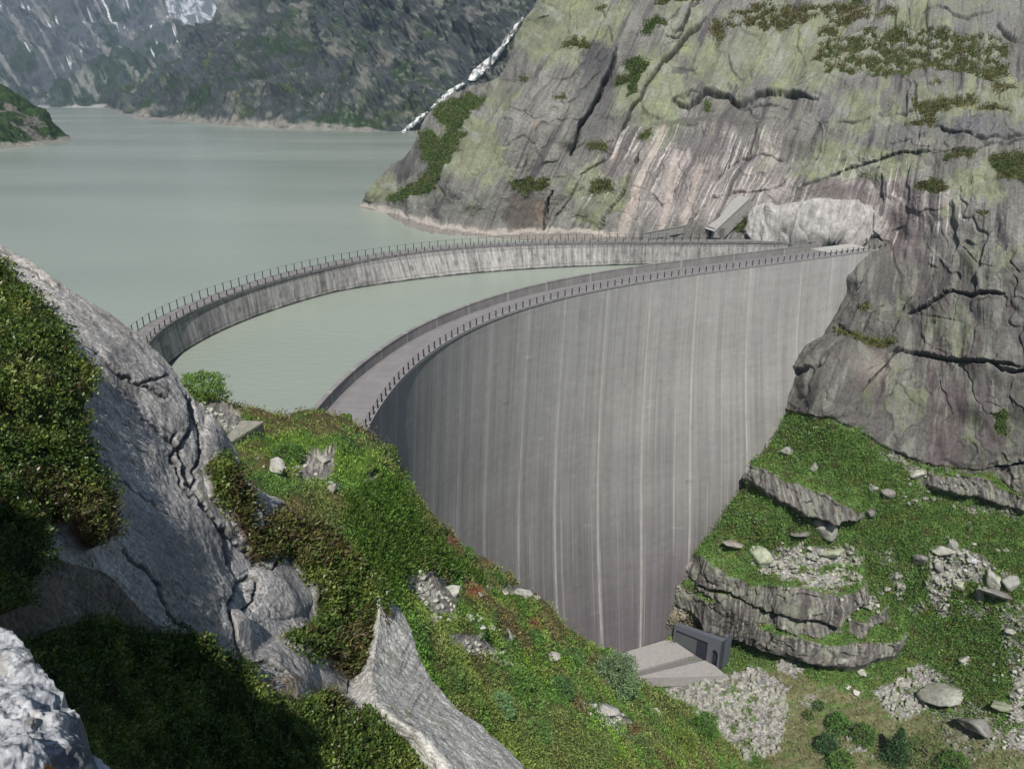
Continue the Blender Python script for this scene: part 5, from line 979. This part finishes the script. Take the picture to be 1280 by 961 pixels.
carpet('dwarf_shrubs', shoulder, MF.shr * (MF.edge > 3) * (PXF > -300) * (PYF < 1020), 15000, 9, .8, 3.2, .06, lambda r, c, Q: cF(r, c, Q) * .8, M_LEAFN)
carpet('grass_blades', shoulder, MF.shr * (MF.edge > 3) * (PXF > -300) * (PYF < 1020) * (.15 + MF.br), 2600, 8, .25, 11, .05, lambda r, c, Q: np.array([.17, .17, .06]) * np.ones((len(Q), 3)), M_LEAFN, 1.3, .12)
def cM(r, c, Q): return MM.C[r, c] * 2.6
Wm = (MM.scr < .5) * (MM.edge < 330) * (MM.edge > 1) * 1.0
Wm *= ~((PXM < 470) & (PYM > 700)); Wm *= ~((PXM < 330) & (PYM > 610))
carpet('hill_undergrowth', hill, Wm, 58000, 6, 1.0, 3.0, .35, cM, M_LEAF, .9)
fern = inpoly(PXM, PYM, [(455,600),(520,640),(560,690),(600,730),(560,720),(500,710),(470,760),(430,690),(420,640)]) * 1.0
carpet('ferns', hill, fern * (MM.scr < .5), 5000, 6, .8, 5.0, .5, lambda r, c, Q: np.array([.085, .16, .025]) * np.ones((len(Q), 3)), M_LEAF, 1.6, .35)
MR.__dict__.update(ML)
Wv = MR.green * (1 - MR.cl) * (GL[0] < 1290) * (GL[1] < 965) * (1 - .75 * MR.dry)
carpet('valley_grass', valley, Wv, 42000, 4, 1.1, 2.3, .25, lambda r, c, Q: mix(valley.C[r, c] * 2.1, [.10, .13, .035], (R.rand(len(Q)) < .15) * 1.), M_LEAF, 1.0)
MR.__dict__.update(MU)
carpet('cliff_heath', cliff, MR.v * (GU[0] < 1290), 17000, 4, 1.0, 2.2, .5, lambda r, c, Q: cliff.C[r, c] * 1.7, M_LEAF, .8)

# ---------------------------------------------------------------- apron and portal at the foot of the dam
M_APR = mat_plain('apron_concrete', (.33, .315, .31), .8, .18, 1.5); M_APD = mat_plain('channel_concrete', (.17, .165, .16), .8, .2, 1.5)
M_PORT = mat_plain('portal_concrete', (.115, .125, .15), .7, .15, 1.5); M_DOOR = mat_plain('steel_door', (.03, .034, .045), .5, .2, 2); M_GATE = mat_plain('recess_panel', (.10, .11, .115), .7, .2, 2)  # the portal wall's shade is put into its dark blue base colour
ZA = -93.
def slab(pts, ztop, zbot, mat, name, parent, bevel=.05):
    T_ = [PZ(x, y, ztop) for x, y in pts]; g = Geo().prism([np.array([p[0], p[1], zbot]) for p in T_], T_); o = g.build(name, mat, bevel=bevel); place(o, parent); return o
apron = empty('spillway_apron', tuple(PZ(830, 825, ZA))); tag(apron, 'flat pale concrete apron with a dark channel across it at the dam foot', 'apron')
slab([(740,827),(766.4,819),(838,797.5),(868,817.8),(785,840.5),(762,846)], ZA, ZA - 3, M_APR, 'upper_slab', apron)
slab([(760,846),(785,840.2),(868,817.5),(884,826),(789.5,847.5),(764,852)], ZA - .6, ZA - 3.3, M_APD, 'channel', apron)
slab([(789.5,847),(881,824.8),(893,831),(908,843.5),(857,845.5)], ZA, ZA - 3.1, M_APR, 'lower_slab', apron)
Aw, Bw = PZ(843, 803.5, ZA), PZ(899.5, 835.5, ZA)
def zat(q, py):
    lo, hi = q[2], q[2] + 30
    for _ in range(40):
        m = (lo + hi) / 2; hi, lo = (m, lo) if project([q[0], q[1], m])[1] < py else (hi, m)
    return m - q[2]
hA, hB = zat(Aw, 781), zat(Bw, 801.5); uW = (Bw - Aw) / np.linalg.norm(Bw - Aw); LW = np.linalg.norm(Bw - Aw); nW = np.array([uW[1], -uW[0], 0])
if nW @ (np.array([0, 0, 0]) - Aw)[:3] < 0: nW = -nW
def wp(u, v, d): h_ = hA + (hB - hA) * u; return Aw + uW * LW * u + np.array([0, 0, 1]) * h_ * v - nW * d
portal = empty('tunnel_portal', tuple(Aw)); tag(portal, 'dark blue grey concrete portal wall with a large door and a small arched doorway', 'portal')
def wpoly(pts, d0, d1, mat, name, parent=None, bevel=.04):
    o = Geo().prism([wp(u, v, d0) for u, v in pts], [wp(u, v, d1) for u, v in pts]).build(name, mat, bevel=bevel); 
    place(o, portal) if parent is None else None; return o
g = Geo(); P_ = lambda pts, a, b: g.prism([wp(u, v, a) for u, v in pts], [wp(u, v, b) for u, v in pts])
P_([(-.04, .74), (.70, .74), (.70, 1), (-.04, 1)], 0, 1.4); P_([(-.04, -.1), (0, -.1), (0, .74), (-.04, .74)], 0, 1.4)
P_([(.70, -.1), (.795, -.1), (.795, 1), (.70, 1)], 0, 1.4); P_([(.93, -.1), (1, -.1), (1, 1), (.93, 1)], 0, 1.4)
ac = [(.8625 + .0675 * math.cos(a), .40 + .17 * math.sin(a)) for a in np.linspace(math.pi, 0, 9)]
for k in range(8): P_([ac[k], ac[k + 1], (ac[k + 1][0], 1), (ac[k][0], 1)], 0, 1.4)
wl = g.build('wall', M_PORT); place(wl, portal)
wpoly([(0, -.1), (.46, -.1), (.46, .74), (0, .74)], .7, 1.3, M_GATE, 'recess'); dr = wpoly([(.46, -.1), (.70, -.1), (.70, .74), (.46, .74)], .5, 1.3, M_DOOR, 'door')
wpoly([(.79, -.1), (.935, -.1), (.935, .62), (.79, .62)], 1.0, 1.35, M_DOOR, 'arched_doorway')
# wing return behind
wb = Geo().prism([wp(1, -.1, 0), wp(1, 1, 0), wp(1, 1, 5), wp(1, -.1, 5)], [wp(.97, -.1, 0), wp(.97, .995, 0), wp(.97, .995, 5), wp(.97, -.1, 5)]).build('wing', M_PORT); place(wb, portal)

# ---------------------------------------------------------------- small concrete works by the crest
M_LC = mat_plain('light_concrete', (.42, .41, .39), .85, .2, 1.5); M_MC = mat_plain('aged_concrete', (.27, .265, .25), .9, .25, 1.5); M_BLACK = mat_plain('dark_opening', (.012, .012, .012), .9)
i0, i1 = int(np.searchsorted(rpx, 1037)), int(np.searchsorted(rpx, 1088))
o = sweep_obj('end_block', rail, nor_, [(-.6, .05), (-.6, .75), (-6.4, .75), (-6.4, .05)], M_LC, lambda V: np.ones(V.shape) * .4, new_dam, i0, i1)
def hitc(x, y): return hit(cliff, x, y)[0]
q0, q1 = hitc(892, 292), hitc(934, 252); ax = (q1 - q0); Lr = np.linalg.norm(ax); ax /= Lr; sd = np.cross(ax, [0, 0, 1]); sd /= np.linalg.norm(sd); upv = np.cross(sd, ax)
shel = empty('stair_shelter', tuple(q0)); tag(shel, 'long sloping concrete stair shelter climbing the cliff from a small dark doorway', 'shelter')
wv_, hv_ = 2.6, 3.2
g = Geo().prism([q0 - sd * wv_ - upv * 2, q0 + sd * wv_ - upv * 2, q0 + sd * wv_ + upv * hv_ * .55, q0 - sd * wv_ + upv * hv_ * .55], [q1 - sd * wv_ - upv * 2, q1 + sd * wv_ - upv * 2, q1 + sd * wv_ + upv * hv_ * .5, q1 - sd * wv_ + upv * hv_ * .5]); place(g.build('walls', M_MC, bevel=.05), shel)
g = Geo().prism([q0 - sd * (wv_ + .25) + upv * hv_ * .55 - ax * .6, q0 + sd * (wv_ + .25) + upv * hv_ * .55 - ax * .6, q0 + sd * (wv_ + .25) + upv * hv_ * .68 - ax * .6, q0 - sd * (wv_ + .25) + upv * hv_ * .68 - ax * .6], [q1 - sd * (wv_ + .25) + upv * hv_ * .5, q1 + sd * (wv_ + .25) + upv * hv_ * .5, q1 + sd * (wv_ + .25) + upv * hv_ * .63, q1 - sd * (wv_ + .25) + upv * hv_ * .63]); place(g.build('roof', M_LC, bevel=.04), shel)
vert = np.array([0, 0, 1.]); fx = np.array([-ax[0], -ax[1], 0]); fx /= np.linalg.norm(fx); c0 = q0 + fx * 1.4 + vert * -.9
g = Geo().box(c0 - sd * wv_, sd * 2 * wv_, -fx * 3.5, vert * 2.9); place(g.build('porch', M_MC, bevel=.05), shel)
g = Geo().box(c0 - sd * .1 + fx * .06 + vert * .2, sd * 1.3, -fx * .3, vert * 2.1); place(g.build('doorway', M_BLACK), shel)
# low retaining wall left of it
q2, q3 = hitc(806, 296), hitc(856, 287); dv = (q3 - q2); Lq = np.linalg.norm(dv); dv /= Lq; nn_ = np.cross(dv, [0, 0, 1]); nn_ /= np.linalg.norm(nn_); nn_ = nn_ if nn_[1] < 0 else -nn_
rw_ = Geo().box(q2 - vert * 1.0 + nn_ * 1.2, dv * Lq, -nn_ * 1.4, vert * 2.1).box(q2 + vert * 1.1 + nn_ * 1.35, dv * Lq, -nn_ * 1.7, vert * .25).build('retaining_wall', M_MC, bevel=.04); tag(rw_, 'low dark retaining wall on the rock at the old dam end', 'wall')
# masonry block on the hill by the small lake
zb = hit(hill, 305, 543)[0][2] + 1.3; tp = [PZ(x, y, zb) for x, y in [(279,549),(302,525.5),(329,526.5),(287,553)]]
mb = empty('concrete_block', tuple(tp[0])); tag(mb, 'square concrete platform with a dark side wall sunk in the shrubs above the lake', 'platform')
place(Geo().prism([p - [0, 0, 4.] for p in tp], [p - [0, 0, .3] for p in tp]).build('body', mat_plain('dark_masonry', (.10, .10, .10), .9, .4, 3), bevel=.05), mb)
cxy = sum(tp) / 4; tq = [cxy + (p - cxy) * 1.03 for p in tp]; place(Geo().prism([p - [0, 0, .298] for p in tq], tq).build('slab', mat_plain('mossy_top', (.26, .25, .21), .9, .4, 2), bevel=.05), mb)

# ---------------------------------------------------------------- waterfall
WP = [((654,22),4),((645,34),5),((634,50),7),((624,64),9),((609,80),16),((597,90),18),((589,101),12)]; WQ = [((580,104),6),((568,112),10),((558,120),14),((548,130),11),((540,136),5)]; WR_ = [((535,140),5),((524,149),9),((514,157),8),((503,166),6)]
mwf = mat_tint('white_water', .3, .3, .5, .6, .6, .5)
wf = empty('waterfall', tuple(hit(mid, 600, 100)[0] if hit(mid, 600, 100)[0] is not None else P(600, 100, 850))); tag(wf, 'white waterfall tumbling down beside the rock spur into the lake', 'waterfall')
for seq in (WP, WQ, WR_):
    V = []; ncr = 12
    pts = np.array([s_[0] for s_ in seq], float); ws = np.array([s_[1] for s_ in seq], float); T_ = np.linspace(0, len(seq) - 1, 40); cx_ = np.interp(T_, range(len(seq)), pts[:, 0]); cy_ = np.interp(T_, range(len(seq)), pts[:, 1]); ww_ = np.interp(T_, range(len(seq)), ws)
    for k in range(40):
        for j in range(ncr):
            u = (j / (ncr - 1) - .5); wob = 2.2 * float(n2(np.array([k * .35]), np.array([.5 + (u > 0) * 9.]), 7)[0])
            x = cx_[k] + u * (.78 * ww_[k] + wob * 1.6) ; y = cy_[k] + u * 2; qh = hit(mid, x, y)[0]; tt = (qh[1] * CT - (qh[2] - H) * ST) if qh is not None else 850.
            V.append(P(x, y, tt - 5 - 3 * (1 - 4 * u * u)))
    V = np.array(V); C_ = mix(np.ones((len(V), 3)) * .82, [.13, .13, .12], ss(.02, .2, f3(V * [1, 1, .35], 6, 4, 5, .75))); o = mesh_np('cascade', V, grid_faces(40, ncr), mwf, C_); place(o, wf)

# ---------------------------------------------------------------- unseen rock added to cast a shadow, then the near corner boulder
edge_px = [(-60,585),(0,612),(60,650),(120,690),(180,740),(240,800),(300,862),(350,900),(400,940),(440,985)]  # wanted shadow edge; the unseen rock's top is shaped from it
out = []
for x, y in edge_px:
    q_ = hit(shoulder, x, min(y, 1000))[0]
    if q_ is None: continue
    k_ = (-1.6 - q_[1]) / SV[1]; e_ = q_ + SV * k_; out.append((e_[0], e_[2]))
out = sorted(out); ox = np.array([o[0] for o in out]); oz = np.array([o[1] for o in out]); print('OUTCROP', out)
xs_ = np.linspace(-16, -1.75, 160); ztop = np.interp(xs_, ox, oz) + .45 - np.maximum(0, ox[0] - xs_) * .0; ztop = np.where(xs_ > ox[-1], oz[-1] - (xs_ - ox[-1]) * 6, ztop) + .25 * f2(xs_, xs_ * 0, .8, .8, 4, 501)
prof_y = np.linspace(0, 1, 60); V = np.zeros((60, 160, 3)); V[..., 0] = xs_[None]
for k, u in enumerate(prof_y):
    if u < .5: V[k, :, 1] = -1.6 - .5 * (1 - u * 2) * 0; V[k, :, 2] = 36 + (ztop - 36) * (u * 2)
    else: V[k, :, 1] = -1.65 - 9 * (u * 2 - 1); V[k, :, 2] = ztop - 2.5 * (u * 2 - 1)
V = V + (f3(V, 1.2, 4, 502)[..., None] * np.array([.0, .25, .12])); ro_ = mesh_np('rock_face', V.reshape(-1, 3), grid_faces(60, 160), M_ROCKN, (np.array([.26, .25, .24]) * (1 + .4 * f3(V, .5, 4, 503))[..., None]).reshape(-1, 3)); tag(ro_, kind='structure')
SILN = [(-160,740),(0,783),(14,786),(30,794),(38,812),(46,832),(60,850),(82,876),(100,903),(116,930),(124,950),(128,985),(131,1030)]
cols = np.concatenate([np.linspace(-150, 120, 330), np.linspace(120.3, 131, 70)]); top = np.interp(cols, [p[0] for p in SILN], [p[1] for p in SILN]); v_ = np.linspace(0, 1, 380)
XN = np.repeat(cols[None], 380, 0); YN = top[None] + (1090 - top[None]) * v_[:, None]
fN = TPS([(-150,745,2.4),(0,783,2.25),(40,815,2.1),(100,903,1.95),(128,985,1.85),(0,900,1.75),(60,960,1.6),(0,1090,1.35),(120,1090,1.6),(-150,1090,1.3),(-150,900,1.8)], 1e-3)
def dN(X, Y, G, t): return .04 * f3(G, .28, 5, 401, .5) + .03 * f3(G, .22, 4, 411, .5, True) + .0035 * f3(G, .03, 4, 402, .6) - .02 * ss(.25, .6, f3(G, .12, 4, 403))
def cN(X, Y, G, N, t):
    g = np.array([.46, .475, .50]) * (1 + .22 * f3(G, .03, 4, 404, .7))[..., None]; g = mix(g, [.10, .11, .13], ss(.02, .28, f3(G, .06, 5, 405, .75)) * .8); g = mix(g, [.30, .28, .24], ss(.25, .5, f3(G, .2, 4, 406)) * .6)
    g = mix(g, [.09, .09, .10], ss(1.2, .7, np.hypot((X - 92) / 24, (Y - 945) / 16) + .4 * f3(G, .06, 3, 407)) * .85); return mix(g, [.62, .20, .02], ss(1.15, .8, np.hypot((X - 64) / 9, (Y - 958) / 6) + .5 * f3(G, .03, 3, 408)))
nb_ = make_patch('boulder', XN, YN, fN, dN, cN, mat_tint('lichen_granite', 60, .4, .5, 120, .85, .004, .3, 8), skirt='top', drop=1.2, back=.5, kind=None)
tag(nb_.obj, 'bright white speckled granite boulder with orange lichen in the near corner', 'boulder')
# ================================================================== LIGHT, SKY, CAMERA
sv = Vector((SUN_AZ[0], SUN_AZ[1], 0)).normalized() * math.cos(SUN_EL) + Vector((0, 0, math.sin(SUN_EL)))
sl = bpy.data.lights.new('sun', 'SUN'); sl.energy = 4.9; sl.angle = math.radians(.53); sl.color = (1, .95, .88)
so = link(bpy.data.objects.new('sun', sl)); so.rotation_euler = sv.to_track_quat('Z', 'Y').to_euler(); so.location = (0, 0, 400)
w = bpy.data.worlds.new('World'); scene.world = w; w.use_nodes = True; nt = w.node_tree
sky = nt.nodes.new('ShaderNodeTexSky'); sky.sky_type = 'NISHITA'; sky.sun_disc = False; sky.sun_elevation = SUN_EL; sky.sun_rotation = math.atan2(SUN_AZ[0], SUN_AZ[1]); sky.altitude = 1900
bg = nt.nodes['Background']; nt.links.new(sky.outputs[0], bg.inputs[0]); bg.inputs[1].default_value = .057
cd = bpy.data.cameras.new('camera'); cam = link(bpy.data.objects.new('camera', cd)); cd.sensor_width = 36; cd.lens = 36 * FPX / 1280; cd.clip_start = .1; cd.clip_end = 20000
cam.location = (0, 0, H); cam.rotation_euler = (math.pi / 2 - TH, 0, 0); scene.camera = cam
vs = scene.view_settings; vs.view_transform = 'Standard'; vs.look = 'None'; vs.gamma = 1; vs.exposure = 0; vs.use_curve_mapping = False
c_ = scene.cycles; c_.use_denoising = True; c_.max_bounces = 5; c_.diffuse_bounces = 3; c_.glossy_bounces = 2; c_.transmission_bounces = 2; c_.volume_bounces = 0; c_.caustics_reflective = False; c_.caustics_refractive = False; c_.use_adaptive_sampling = True; c_.adaptive_threshold = .02

# ---- air between here and the far mountains
hz = bpy.data.materials.new('valley_haze'); hz.use_nodes = True; nt = hz.node_tree; nt.nodes.clear(); ou = nt.nodes.new('ShaderNodeOutputMaterial'); pv = nt.nodes.new('ShaderNodeVolumePrincipled')
pv.inputs['Color'].default_value = (.58, .78, 1, 1); pv.inputs['Density'].default_value = 1.35e-4; pv.inputs['Anisotropy'].default_value = .2; nt.links.new(pv.outputs[0], ou.inputs['Volume'])
cs = [o for o in scene.objects if o.type == 'MESH']; lo = np.full(3, 1e9); hi = -lo
for o in cs:
    if o.data is None or not len(o.data.vertices): continue
    co = np.empty(len(o.data.vertices) * 3, np.float32); o.data.vertices.foreach_get('co', co); co = co.reshape(-1, 3) + np.array(o.location); lo = np.minimum(lo, co.min(0)); hi = np.maximum(hi, co.max(0))
lo -= [30, 30, 2]; hi += [30, 30, 20]
hb = Geo().box(lo, (hi[0] - lo[0], 0, 0), (0, hi[1] - lo[1], 0), (0, 0, hi[2] - lo[2])).build('haze', hz); tag(hb, kind='stuff')
c_.volume_step_rate = 4
